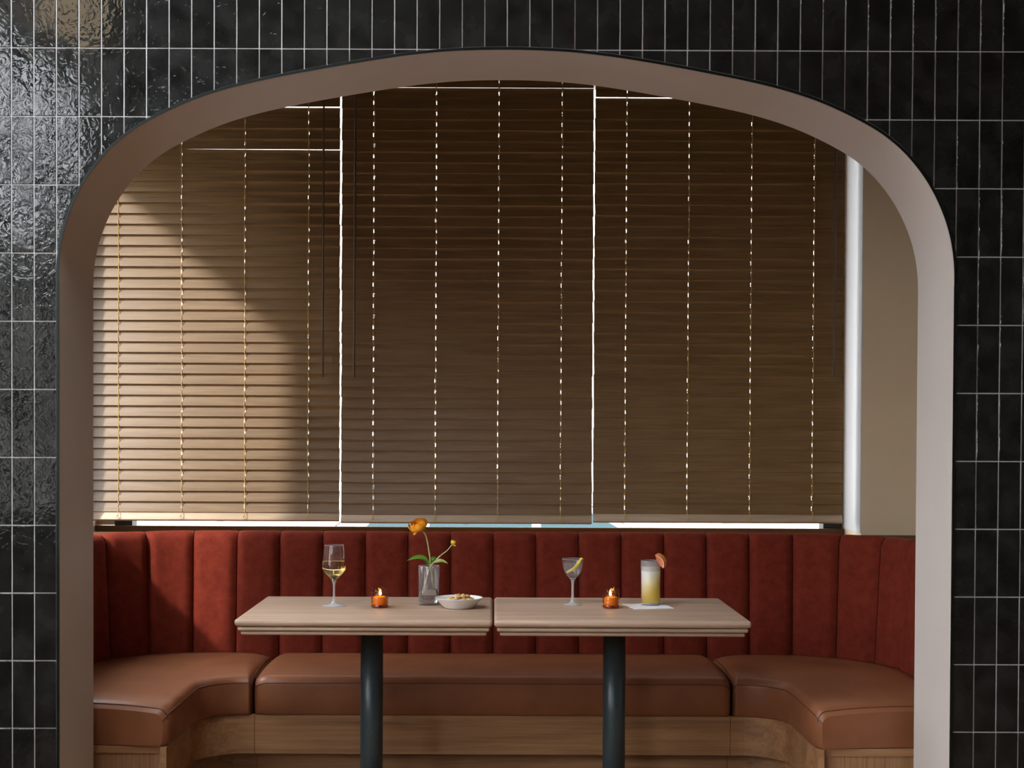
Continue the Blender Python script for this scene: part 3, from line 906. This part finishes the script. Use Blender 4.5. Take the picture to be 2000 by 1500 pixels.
# votive candles
M['wax'] = plain('orange_wax', (0.88, 0.42, 0.06), 0.55)
def make_flame_mat():
    m, nt, b, out = new_mat('candle_flame')
    nt.nodes.remove(b)
    e = N(nt, 'ShaderNodeEmission', Strength=14.0); e.inputs['Color'].default_value = (1.0, 0.58, 0.20, 1)
    nt.links.new(e.outputs[0], out.inputs['Surface'])
    return m
M['flame'] = make_flame_mat()
def votive(label, x, y, lean):
    v = thing('votive_candle', label, 'candle', (x, y, ZT), group='lit votives on the tables')
    prof = [(0.0265, 0.001), (0.0288, 0.003)]
    for k in range(1, 21):
        z = 0.003 + 0.062 * k / 20
        prof.append((0.0286 + 0.0008 * math.sin(k * PI / 2.0), z))
    prof += [(0.0280, 0.0675), (0.0284, 0.0685)]
    MB().lathe(prof, 40).build('holder', M['amber'], v)
    MB().lathe([(0.0, 0.0012), (0.0266, 0.0012), (0.0272, 0.007), (0.0, 0.008)], 36).build('holder_base', M['amber'], v)
    MB().lathe([(0.0, 0.0085), (0.0215, 0.0085), (0.0232, 0.012), (0.0228, 0.034), (0.019, 0.038), (0.010, 0.0365), (0.0, 0.036)], 32).build('wax', M['wax'], v)
    MB().tube([(lean, 0, 0.036), (lean + 0.001, 0, 0.043)], 0.0008, 6).build('wick', M['wand'], v)
    f = MB().lathe(catmull([(0.0003, 0.0405), (0.0035, 0.0445), (0.0042, 0.049), (0.0026, 0.055), (0.0003, 0.0625)], 4), 16, cx=lean + 0.001)
    f.build('flame', M['flame'], v)
    return v
votive('amber votive with a bright orange glow between the wine glass and vase', -0.3845, 4.829, 0.001)
votive('amber votive beside the napkin on the right table', 0.4020, 4.843, -0.004)

# vase with two stems
v = thing('glass_vase', 'clear cylindrical glass vase holding two yellow flowers', 'vase', (-0.2215, 4.918, ZT))
MB().lathe([(0.0, 0.0006), (0.0355, 0.0006), (0.0362, 0.003), (0.0362, 0.1335), (0.0352, 0.1340), (0.0344, 0.1332), (0.0344, 0.0085), (0.0, 0.0085)], 48).build('cylinder', M['vase'], v)
MB().tube([(0.0353 * math.cos(a), 0.0353 * math.sin(a), 0.1338) for a in [2 * PI * k / 44 for k in range(45)]], 0.0009, 6).build('rim', M['stem_glass'], v)
MB().lathe([(0.0003, 0.009), (0.0338, 0.009), (0.0338, 0.0515), (0.0003, 0.051)], 48).build('water', M['water'], v)

M['stemgreen'] = plain('pale_green_stem', (0.36, 0.40, 0.14), 0.55, nscale=90, var=0.25)
M['leaf'] = plain('green_leaf', (0.10, 0.26, 0.025), 0.45, nscale=60, var=0.3)
M['leaf2'] = plain('olive_leaf', (0.22, 0.28, 0.05), 0.5, nscale=60, var=0.3)
M['petal'] = plain('marigold_petal', (0.80, 0.34, 0.012), 0.6, nscale=70, var=0.18)
M['petal_y'] = plain('yellow_bud', (0.72, 0.56, 0.04), 0.6, nscale=90, var=0.25)
VB = Vector((-0.2215, 4.918, ZT))
S = 566.5
def vp(px, py, dy=0.0):          # measured sketch position -> offset from the vase foot
    return Vector(((px - 839.5) / S, dy, (1183.0 - py) / S))
def leaf(parent, pts, w, mat, droop=0.003):
    c = [Vector(p) for p in catmull([tuple(p) for p in pts], 5)]
    n = len(c)
    rows_t, rows_b = [], []
    for i, p in enumerate(c):
        t = (c[min(i + 1, n - 1)] - c[max(i - 1, 0)]).normalized()
        side = t.cross(Vector((0.1, -0.75, 0.66))).normalized()
        up = side.cross(t).normalized()
        ww = w * math.sin(PI * (0.06 + 0.94 * i / (n - 1)) ** 0.8) + 0.0004
        rows_t.append([tuple(p + side * ww * k + up * (droop * abs(k) + 0.0004)) for k in (-1, -0.5, 0, 0.5, 1)])
        rows_b.append([tuple(p + side * ww * k + up * (droop * abs(k) - 0.0004)) for k in (-1, -0.5, 0, 0.5, 1)])
    MB().grid(rows_t).grid(rows_b, flip=True).build('leaf', mat, parent)
def petal(parent, base, direction, outward, length, width, curl, mat, name='petal'):
    d = direction.normalized(); o_ = (outward - d * outward.dot(d)).normalized(); s = d.cross(o_)
    rows_o, rows_i = [], []
    for i in range(8):
        t = i / 7
        ww = width * math.sin(PI * (0.12 + 0.80 * t)) ** 0.75
        row_o, row_i = [], []
        for k in (-1, -0.6, -0.2, 0.2, 0.6, 1):
            p = base + d * (length * t) + o_ * (curl * math.sin(PI * t * 0.8) - 0.45 * ww * k * k + 0.0012 * math.sin(9 * t + 4 * k) * t) + s * (ww * k)
            row_o.append(tuple(p)); row_i.append(tuple(p - o_ * 0.0007))
        rows_o.append(row_o); rows_i.append(row_i)
    MB().grid(rows_o).grid(rows_i, flip=True).build(name, mat, parent)

f1 = thing('yellow_flower', 'large marigold-orange flower nodding left above the vase', 'flower', VB)
stem1 = [vp(852, 1173, 0.012), vp(847.5, 1140, 0.006), vp(843, 1105, -0.002), vp(839.5, 1078), vp(834.5, 1052), vp(829, 1041), vp(824, 1036.5), vp(821, 1034)]
MB().tube([tuple(p) for p in catmull([tuple(p) for p in stem1], 5)], 0.0026, 8).build('stem', M['stemgreen'], f1)
hb = vp(823.5, 1037)                       # base of the head
axis = Vector((-0.42, -0.35, 0.86)).normalized()
ref = axis.cross(Vector((0, 1, 0))).normalized(); ref2 = axis.cross(ref)
for ring, (n, sp, ln, wd, cu) in enumerate(((5, 0.30, 0.036, 0.012, 0.012), (6, 0.52, 0.041, 0.016, 0.014), (7, 0.80, 0.040, 0.016, 0.012))):
    for k in range(n):
        a = 2 * PI * (k + 0.37 * ring) / n
        outw = ref * math.cos(a) + ref2 * math.sin(a)
        dr = axis + outw * sp * 0.55
        petal(f1, hb + outw * (0.002 + 0.002 * ring), dr, outw, ln * random.uniform(0.9, 1.08), wd, cu * (0.8 + sp), M['petal'])
petal(f1, hb + Vector((-0.004, -0.006, 0.004)), Vector((-0.55, -0.4, -0.62)), Vector((-0.5, -0.5, 0.6)), 0.032, 0.009, 0.007, M['petal'])
petal(f1, hb + Vector((-0.002, -0.005, 0.002)), Vector((-0.95, -0.3, 0.05)), Vector((-0.2, -0.5, -0.9)), 0.036, 0.012, 0.008, M['petal'])
petal(f1, hb + Vector((0.004, 0, 0.0)), Vector((0.9, -0.1, 0.18)), Vector((0.1, -0.6, 0.7)), 0.014, 0.005, 0.003, M['petal'], 'sepal')
leaf(f1, [vp(838.5, 1104, -0.01), vp(831, 1093, -0.016), vp(821, 1089.5, -0.022), vp(809, 1091.5, -0.030), vp(797, 1096.5, -0.036)], 0.0085, M['leaf'])
f2 = thing('yellow_flower', 'small closed yellow bud leaning right from the vase', 'flower', VB)
stem2 = [vp(821.5, 1176, -0.008), vp(832, 1142, -0.006), vp(841, 1112, -0.006), vp(848.5, 1101, -0.004), vp(862, 1087), vp(875, 1077), vp(884, 1066)]
MB().tube([tuple(p) for p in catmull([tuple(p) for p in stem2], 5)], [0.0024] * 20 + [0.0019] * 11, 8).build('stem', M['stemgreen'], f2)
bb = vp(885, 1066); ax2 = Vector((0.35, -0.15, 0.92)).normalized()
r1 = ax2.cross(Vector((0, 1, 0))).normalized(); r2 = ax2.cross(r1)
for k in range(6):
    a = 2 * PI * k / 6
    ow = r1 * math.cos(a) + r2 * math.sin(a)
    petal(f2, bb + ow * 0.0015, ax2 + ow * 0.12, ow, 0.0165, 0.0062, 0.0058, M['petal_y'])
petal(f2, bb, Vector((0.75, -0.2, -0.25)), Vector((0.3, -0.3, 0.9)), 0.013, 0.004, 0.003, M['petal_y'])
leaf(f2, [vp(846, 1105, 0.006), vp(843.5, 1098, 0.010), vp(848, 1093, 0.014), vp(853, 1094, 0.018)], 0.0075, M['leaf'])
leaf(f2, [vp(850, 1101, -0.004), vp(858, 1097.5, -0.008), vp(867, 1098, -0.012), vp(876, 1102, -0.016)], 0.0068, M['leaf2'])

# snack bowl
M['ceramic'] = plain('white_ceramic', (0.80, 0.80, 0.80), 0.25, nscale=8, var=0.02)
BC = Vector((-0.116, 4.829, ZT))
prof = catmull([(0.0, 0.0008), (0.044, 0.0008), (0.052, 0.004), (0.066, 0.018), (0.0800, 0.0335), (0.0806, 0.0350), (0.0788, 0.0346), (0.064, 0.0195), (0.050, 0.008), (0.042, 0.0062), (0.0, 0.006)], 4)
tag(MB().lathe([(max(r, 0.0001), z) for r, z in prof], 56).build('snack_bowl', M['ceramic'], None, BC), 'shallow white ceramic bowl of tan snacks against the vase', 'bowl')
M['snack'] = plain('tan_cracker', (0.56, 0.34, 0.13), 0.75, nscale=160, var=0.35, bumpd=0.001)
def snack_mesh(seed):
    bm = bmesh.new()
    bmesh.ops.create_icosphere(bm, subdivisions=2, radius=1)
    rnd = random.Random(seed)
    for vv in bm.verts:
        c = vv.co
        f = 1 + 0.22 * noise.noise(c * 1.6 + Vector((seed * 3.1, 0, 0)))
        vv.co = Vector((c.x * 0.0125 * f, c.y * 0.0088 * f, c.z * 0.0052 * f + 0.0024 * (c.x ** 2)))
    me = bpy.data.meshes.new('snack'); bm.to_mesh(me); bm.free()
    for p in me.polygons: p.use_smooth = True
    return me
sn = [snack_mesh(k) for k in range(4)]
rnd = random.Random(4)
spots = []
for k in range(12): spots.append((0.047 * math.cos(2 * PI * k / 12), 0.047 * math.sin(2 * PI * k / 12), 0.0195))
for k in range(7): spots.append((0.025 * math.cos(2 * PI * k / 7 + .3), 0.025 * math.sin(2 * PI * k / 7 + .3), 0.0175))
for k in range(8): spots.append((0.006 + 0.035 * math.cos(2 * PI * k / 8 + .2), 0.035 * math.sin(2 * PI * k / 8 + .2), 0.0300))
for k in range(5): spots.append((0.012 + 0.017 * math.cos(2 * PI * k / 5), 0.017 * math.sin(2 * PI * k / 5), 0.0400))
for x, y, z in spots:
    o = link('snack_cracker', rnd.choice(sn), M['snack'], None, BC + Vector((x, y, z)))
    o.rotation_euler = (rnd.uniform(-.4, .4), rnd.uniform(-.4, .4), rnd.uniform(0, 6.28))
    tag(o, 'tan bite-size cracker piled in the white bowl', 'cracker', 'crackers in the snack bowl')

# coupe with a lemon twist
c = thing('cocktail_glass', 'small stemmed coupe of clear cocktail with lemon peel', 'cocktail glass', (0.276, 4.932, ZT))
cb = catmull([(0.0045, 0.087), (0.012, 0.0925), (0.0225, 0.104), (0.0305, 0.119), (0.0345, 0.136), (0.0362, 0.150), (0.0366, 0.1590)], 5)
MB().lathe(cb, 44).build('bowl', M['frosted'], c)
MB().tube([(0.0366 * math.cos(a), 0.0366 * math.sin(a), 0.159) for a in [2 * PI * k / 40 for k in range(41)]], 0.0007, 6).build('rim', M['stem_glass'], c)
MB().lathe(catmull([(0.0305, 0.0010), (0.027, 0.0025), (0.013, 0.0065), (0.0062, 0.016), (0.0046, 0.032), (0.0042, 0.055), (0.0046, 0.074), (0.0072, 0.0865), (0.0110, 0.0915), (0.0, 0.0925)], 4), 36).build('stem', M['stem_glass'], c)
MB().lathe([(0.0, 0.0006), (0.0302, 0.0006), (0.0308, 0.0015), (0.027, 0.003)], 40).build('foot', M['stem_glass'], c)
ins = [(max(0.0003, r - 0.0008), z + 0.0006) for r, z in cb if 0.092 < z < 0.143]
MB().lathe([(0.0003, 0.094)] + ins + [(0.0003, ins[-1][1])], 44).build('drink', M['gin'], c)
M['lemon'] = plain('lemon_peel', (0.80, 0.58, 0.02), 0.5, nscale=240, var=0.15, bumpd=0.0006)
def ribbon(pts, w, th, up):
    cpts = [Vector(p) for p in catmull(pts, 6)]
    n = len(cpts); rows = []
    for i, p in enumerate(cpts):
        t = (cpts[min(i + 1, n - 1)] - cpts[max(i - 1, 0)]).normalized()
        s = t.cross(up).normalized(); u = s.cross(t)
        ww = w * (0.55 + 0.45 * math.sin(PI * min(1, max(0, (i + 0.6) / n))))
        rows.append([tuple(p + s * ww + u * th * 0.4), tuple(p + u * th), tuple(p - s * ww + u * th * 0.4), tuple(p - s * ww - u * th * 0.6), tuple(p - u * th * 0.3), tuple(p + s * ww - u * th * 0.6)])
    mb = MB().grid(rows, True, True, True)
    mb.add(rows[0], [tuple(range(6))]).add(rows[-1], [tuple(range(6))[::-1]])
    return mb
tag(ribbon([(-0.022, -0.012, 0.112), (-0.010, -0.016, 0.119), (0.004, -0.016, 0.127), (0.016, -0.010, 0.140), (0.024, -0.008, 0.153), (0.031, -0.008, 0.163)], 0.0058, 0.0016, Vector((-0.25, -0.9, 0.35))).build('lemon_twist', M['lemon'], None, (0.276, 4.932, ZT)),
    'strip of yellow lemon peel standing in the coupe', 'lemon peel')

# napkin and tall drink
nm = MB()
n = 8
h = 0.07
rows = [[(-h + 2 * h * i / n, -h + 2 * h * j / n, 0.0022 + 0.0007 * math.sin(i * 1.3 + j)) for i in range(n + 1)] for j in range(n + 1)]
nm.grid(rows)
nm.grid([[(x, y, 0.0004) for x, y, z in r_] for r_ in rows], flip=True)
ring = rows[0] + [r_[-1] for r_ in rows[1:]] + rows[-1][-2::-1] + [r_[0] for r_ in rows[-2:0:-1]]
nm.grid([[(x, y, 0.0004) for x, y, z in ring], ring], True, False)
nap = nm.build('napkin', plain('white_paper', (0.80, 0.82, 0.85), 0.9, nscale=120, var=0.03), None, (0.532, 4.885, ZT))
nap.rotation_euler = (0, 0, R(12))
tag(nap, 'square white paper napkin under the tall drink', 'napkin')

def make_juice():
    m, nt, b, out = new_mat('cloudy_citrus_drink')
    tc = N(nt, 'ShaderNodeTexCoord')
    sp = N(nt, 'ShaderNodeSeparateXYZ'); nt.links.new(tc.outputs['Object'], sp.inputs[0])
    n = N(nt, 'ShaderNodeTexNoise', Scale=55.0, Detail=2.0); nt.links.new(tc.outputs['Object'], n.inputs['Vector'])
    # height of the settled juice rises towards one side of the glass
    ax = N(nt, 'ShaderNodeMath', operation='MULTIPLY'); ax.inputs[1].default_value = -0.9; nt.links.new(sp.outputs['X'], ax.inputs[0])
    ad = N(nt, 'ShaderNodeMath', operation='ADD'); nt.links.new(sp.outputs['Z'], ad.inputs[0]); nt.links.new(ax.outputs[0], ad.inputs[1])
    nn = N(nt, 'ShaderNodeMath', operation='MULTIPLY_ADD'); nn.inputs[1].default_value = 0.03; nt.links.new(n.outputs['Fac'], nn.inputs[0]); nt.links.new(ad.outputs[0], nn.inputs[2])
    mr = N(nt, 'ShaderNodeMapRange'); mr.inputs['From Min'].default_value = -0.005; mr.inputs['From Max'].default_value = 0.175
    nt.links.new(nn.outputs[0], mr.inputs['Value'])
    c = ramp(nt, mr.outputs['Result'], [(0.10, (0.93, 0.60, 0.01)), (0.32, (0.93, 0.64, 0.07)), (0.52, (0.92, 0.76, 0.36)), (0.72, (0.86, 0.82, 0.70)), (1.0, (0.80, 0.81, 0.84))])
    nt.links.new(c, b.inputs['Base Color']); b.inputs['Roughness'].default_value = 0.3
    t = N(nt, 'ShaderNodeBsdfTranslucent'); nt.links.new(c, t.inputs['Color'])
    mx = N(nt, 'ShaderNodeMixShader'); mx.inputs[0].default_value = 0.2
    nt.links.new(b.outputs[0], mx.inputs[1]); nt.links.new(t.outputs[0], mx.inputs[2]); nt.links.new(mx.outputs[0], out.inputs['Surface'])
    return m
M['juice'] = make_juice()
M['salt'] = thin_glass('sugared_glass_rim', (0.88, 0.82, 0.80), 0.3, 1.5, grey=0.14, bumps=0.8, bscale=300)
HC = Vector((0.5450, 4.922, ZT + 0.003))
hg = thing('highball_glass', 'tall straight glass of cloudy yellow drink on a white napkin', 'drink', HC)
MB().lathe([(0.0, 0.0003), (0.0320, 0.0003), (0.0334, 0.004), (0.0338, 0.1515)], 44).build('cylinder', M['glass'], hg)
MB().lathe([(0.0, 0.0012), (0.0312, 0.0012), (0.0318, 0.007), (0.0, 0.0075)], 40).build('thick_base', M['stem_glass'], hg)
MB().lathe([(0.0001, 0.008), (0.0316, 0.008), (0.0330, 0.130), (0.0001, 0.131)], 44).build('drink', M['juice'], hg)
MB().lathe([(0.0338, 0.118), (0.0341, 0.124), (0.0342, 0.1522), (0.0336, 0.1530), (0.0330, 0.151)], 44).build('sugar_rim', M['salt'], hg)
for k, (ix, iy, iz, a) in enumerate(((-0.008, -0.010, 0.128, 0.4), (0.010, 0.008, 0.132, 1.1), (-0.010, 0.012, 0.140, 0.2))):
    b = MB().bbox(-0.010, 0.010, -0.010, 0.010, -0.010, 0.010, 0.003).build('ice_cube', M['frosted'], hg, (ix, iy, iz))
    b.rotation_euler = (a, 0.4 * a, a * 2)
# grapefruit wedge hooked on the rim
M['rind'] = plain('grapefruit_rind', (0.62, 0.22, 0.05), 0.5, nscale=200, var=0.15, bumpd=0.0006)
M['flesh'] = plain('grapefruit_flesh', (0.66, 0.20, 0.10), 0.45, nscale=120, var=0.25)
M['pith'] = plain('grapefruit_pith', (0.80, 0.58, 0.42), 0.7)
gw = thing('grapefruit_wedge', 'orange grapefruit wedge on the rim of the tall drink', 'fruit', HC)
def wedge_part(name, ra, rb, hw, mat):
    rows = []
    for i in range(15):
        a = R(-62 + 124 * i / 14)
        row = []
        for k in (-1, 1):
            for r_ in ((ra, rb) if k < 0 else (rb, ra)):
                ww = hw * (0.25 + 0.75 * r_ / 0.031)
                row.append((r_ * math.cos(a), k * ww, r_ * math.sin(a)))
        rows.append(row)
    mb = MB().grid(rows, True, False, True)
    mb.add(rows[0], [(0, 1, 2, 3)]).add(rows[-1], [(3, 2, 1, 0)])
    o = mb.build(name, mat, gw, None, True)
    o.location = (0.0215, -0.012, 0.1465)
    o.rotation_euler = (R(14), R(-28), R(-40))
wedge_part('rind', 0.0285, 0.0310, 0.0105, M['rind'])
wedge_part('pith', 0.0262, 0.0285, 0.0104, M['pith'])
wedge_part('flesh', 0.0010, 0.0262, 0.0102, M['flesh'])

# ------------------------------------------------------------------ lamps of the front room
def make_glow(name, col, st):
    m, nt, b, out = new_mat(name)
    nt.nodes.remove(b)
    e = N(nt, 'ShaderNodeEmission', Strength=st); e.inputs['Color'].default_value = (*col, 1)
    nt.links.new(e.outputs[0], out.inputs['Surface'])
    return m
M['opal'] = make_glow('opal_lamp_glass', (1.0, 0.76, 0.50), 1.6)
pn = thing('pendant_lamp', 'warm globe pendant hanging by the front room window', 'lamp', (-1.62, 2.9, ROOM_T))
MB().lathe([(0.0, -0.001), (0.05, -0.001), (0.05, -0.03), (0.006, -0.04), (0.004, -0.56), (0.03, -0.57), (0.035, -0.61), (0.0, -0.615)], 20).build('cord', M['black'], pn)
MB().lathe([(max(0.0005, 0.12 * math.sin(PI * k / 16)), -0.73 + 0.12 * math.cos(PI * k / 16)) for k in range(17)], 28).build('globe', M['opal'], pn)

# ------------------------------------------------------------------ outside: street, cars, houses, added light blockers
ZS = -0.62
M['asphalt'] = plain('pale_asphalt', (0.30, 0.30, 0.31), 0.9, nscale=12)
struct(MB().box(-60, 60, -60, 60, ZS - 0.1, ZS).build('ground', M['asphalt']))
M['white_wall'] = plain('white_render', (0.62, 0.61, 0.58), 0.85)
M['grey_wall'] = plain('grey_render', (0.30, 0.28, 0.26), 0.85)
M['carglass'] = plain('car_window_glass', (0.012, 0.035, 0.042), 0.05, spec=0.2)
M['tyre'] = plain('black_tyre', (0.02, 0.02, 0.02), 0.8)
M['hub'] = plain('alloy_wheel', (0.5, 0.5, 0.52), 0.3, metal=0.8)
def car(label, x, y, col, face):
    t = thing('parked_car', label, 'car', (x, y, ZS), group='cars parked outside the window')
    paint = plain('car_paint', col, 0.25, metal=0.2, nscale=4, var=0.03)
    hw = 0.88
    body = [(-2.2, 0.30), (-2.25, 0.55), (-2.2, 0.86), (-1.9, 0.98), (-1.0, 1.02), (0.2, 1.02), (1.15, 0.98), (1.9, 0.90), (2.2, 0.75), (2.27, 0.5), (2.2, 0.30)]
    cab = [(-1.95, 0.97), (-1.45, 1.36), (-0.95, 1.47), (-0.1, 1.49), (0.35, 1.42), (1.20, 0.97)]
    def extr(prof, w0, w1):
        prof = [(face * a, b) for a, b in prof]
        zmax = max(b for a, b in prof); zmin = min(b for a, b in prof)
        def wy(z): return w0 + (w1 - w0) * (z - zmin) / (zmax - zmin)
        k = len(prof)
        L = [(a, -wy(b), b) for a, b in prof]; Rr = [(a, wy(b), b) for a, b in prof]
        return MB().add(L, [tuple(range(k))]).add(Rr, [tuple(range(k))[::-1]]).grid([L, Rr], True, False)
    extr(body, hw, hw - 0.06).build('body', paint, t, None, True)
    extr(cab, hw - 0.08, hw - 0.26).build('cabin', paint, t, None, True)
    # side windows and screens, set just proud of the cabin
    for quad in ([(-1.55, 1.04), (-0.98, 1.04), (-0.98, 1.40), (-1.28, 1.35)], [(-0.90, 1.04), (-0.02, 1.04), (-0.02, 1.43), (-0.90, 1.42)], [(0.06, 1.04), (0.95, 1.04), (0.33, 1.38), (0.06, 1.43)]):
        for sd in (-1, 1):
            def yy(z): return (hw - 0.08) + (-0.18) * (z - 0.97) / 0.52
            pts = [(face * a, sd * (yy(b) + 0.004), b) for a, b in quad]
            inn = [(face * a, sd * (yy(b) - 0.02), b) for a, b in quad]
            MB().add(pts, [(0, 1, 2, 3)]).grid([inn, pts], True, False).build('side_window', M['carglass'], t, None, True)
    for quad in ([(0.42, 1.40), (1.14, 1.01)], [(-1.90, 1.01), (-1.48, 1.345)]):
        (a0, b0), (a1, b1) = quad
        w0, w1 = (hw - 0.34, hw - 0.16) if b0 > b1 else (hw - 0.16, hw - 0.32)
        dz = 0.012
        q = [(face * a0, -w0, b0 + dz), (face * a0, w0, b0 + dz), (face * a1, w1, b1 + dz), (face * a1, -w1, b1 + dz)]
        MB().add(q, [(0, 1, 2, 3)]).add([(p[0], p[1], p[2] - 0.02) for p in q], [(3, 2, 1, 0)]).build('windscreen', M['carglass'], t)
    for wx in (-1.35, 1.40):
        for sd in (-1, 1):
            wh = MB()
            prof = [(0.16, -0.09), (0.29, -0.10), (0.32, -0.06), (0.32, 0.06), (0.29, 0.10), (0.16, 0.09)]
            rows = [[(face * wx + r_ * math.cos(2 * PI * k / 20), sd * 0.82 + d, 0.32 + r_ * math.sin(2 * PI * k / 20)) for k in range(20)] for r_, d in prof]
            wh.grid(rows, True)
            w_ = wh.build('wheel', M['tyre'], t)
            rows = [[(face * wx + r_ * math.cos(2 * PI * k / 20), sd * (0.82 + d), 0.32 + r_ * math.sin(2 * PI * k / 20)) for k in range(20)] for r_, d in ((0.001, 0.07), (0.16, 0.088))]
            MB().grid(rows, True).build('hub', M['hub'], w_)
    MB().bbox(face * 0.85 - 0.06, face * 0.85 + 0.06, -hw - 0.16, -hw + 0.02, 1.0, 1.12, 0.02).build('mirror', paint, t)
    return t
car('white car parked in the street beyond the right-hand blinds', 0.35, 13.0, (0.20, 0.22, 0.24), 1)
car('silver blue car parked in the street beyond the left-hand blind', -4.5, 13.2, (0.07, 0.09, 0.125), 1)
car('grey car parked in the street at the right edge of the window', 5.2, 13.2, (0.03, 0.032, 0.04), 1)
def house(name, label, x0, x1, y0, y1, h, mat, spacing=2.4):
    t = thing(name, label, 'building', ((x0 + x1) / 2, (y0 + y1) / 2, ZS))
    hx, hy = (x1 - x0) / 2, (y1 - y0) / 2
    MB().box(-hx, hx, -hy, hy, 0, h).build('walls', mat, t)
    MB().box(-hx - .2, hx + .2, -hy - .2, hy + .2, h, h + .35).build('cornice', M['grey_wall'], t)
    nx = max(1, int(2 * hx / spacing))
    for k in range(nx):
        for l in range(int(h / 3)):
            cx_ = -hx + (k + 0.5) * 2 * hx / nx
            f = MB().box(cx_ - .55, cx_ + .55, -hy - .05, -hy + .02, 1.9 + 3 * l, 3.3 + 3 * l).build('window_surround', M['black'], t)
            MB().box(cx_ - .48, cx_ + .48, -hy - .06, -hy - .04, 1.97 + 3 * l, 3.23 + 3 * l).build('pane', M['carglass'], f)
house('street_building', 'white rendered building across the street behind the parked cars', -14, 16, 18, 24, 11.5, M['white_wall'], 14.0)
house('sun_blocking_tower', 'slender white tower added to keep sun off the front room', -13.5, -11.4, -11.6, -8.55, 16.5, M['white_wall'])  # unseen tower, placed only to stop sun entering the front room

house('side_street_house', 'low grey house further down the side street', -17, -3, -25, -18, 5.4, M['grey_wall'])
nw = thing('sky_blocking_wall', 'tall dark brick wall added to cut sky light into the alcove', 'wall', (-6.15, 4.6, ZS))  # unseen wall, added so less low sky reaches the blinds
M['brick'] = plain('dark_brick', (0.09, 0.065, 0.05), 0.9, nscale=40, var=0.3)
MB().box(-0.15, 0.15, -3.5, 3.5, 0, 4.75).build('brickwork', M['brick'], nw)
MB().box(-0.2, 0.2, -3.55, 3.55, 4.75, 4.85).build('coping', M['grey_wall'], nw)
ev = thing('added_side_canopy', 'small dark canopy added to block high sky from the alcove side window', 'canopy', (-1.9, 5.2, 3.02))  # unseen eave, added so the upper blinds stay darker
MB().bbox(-0.38, -0.001, -0.60, 0.60, 0.0, 0.05, 0.008).build('board', M['black'], ev)
for by in (-0.5, 0.5):
    MB().bbox(-0.30, -0.001, by - 0.02, by + 0.02, -0.03, 0.0, 0.005).build('bracket', M['black'], ev)
cp = thing('added_street_canopy', 'long dark canopy added outside to block high sky above the blinds', 'canopy', (-0.1, 6.3, 3.12))  # unseen, added to dim the sky light on the window jamb
MB().bbox(-1.9, 1.9, 0.0, 1.1, 0.0, 0.06, 0.008).build('board', M['black'], cp)
for bx in (-1.5, 0, 1.5):
    MB().bbox(bx - 0.02, bx + 0.02, 0.0, 1.0, -0.04, 0.0, 0.005).build('bracket', M['black'], cp)
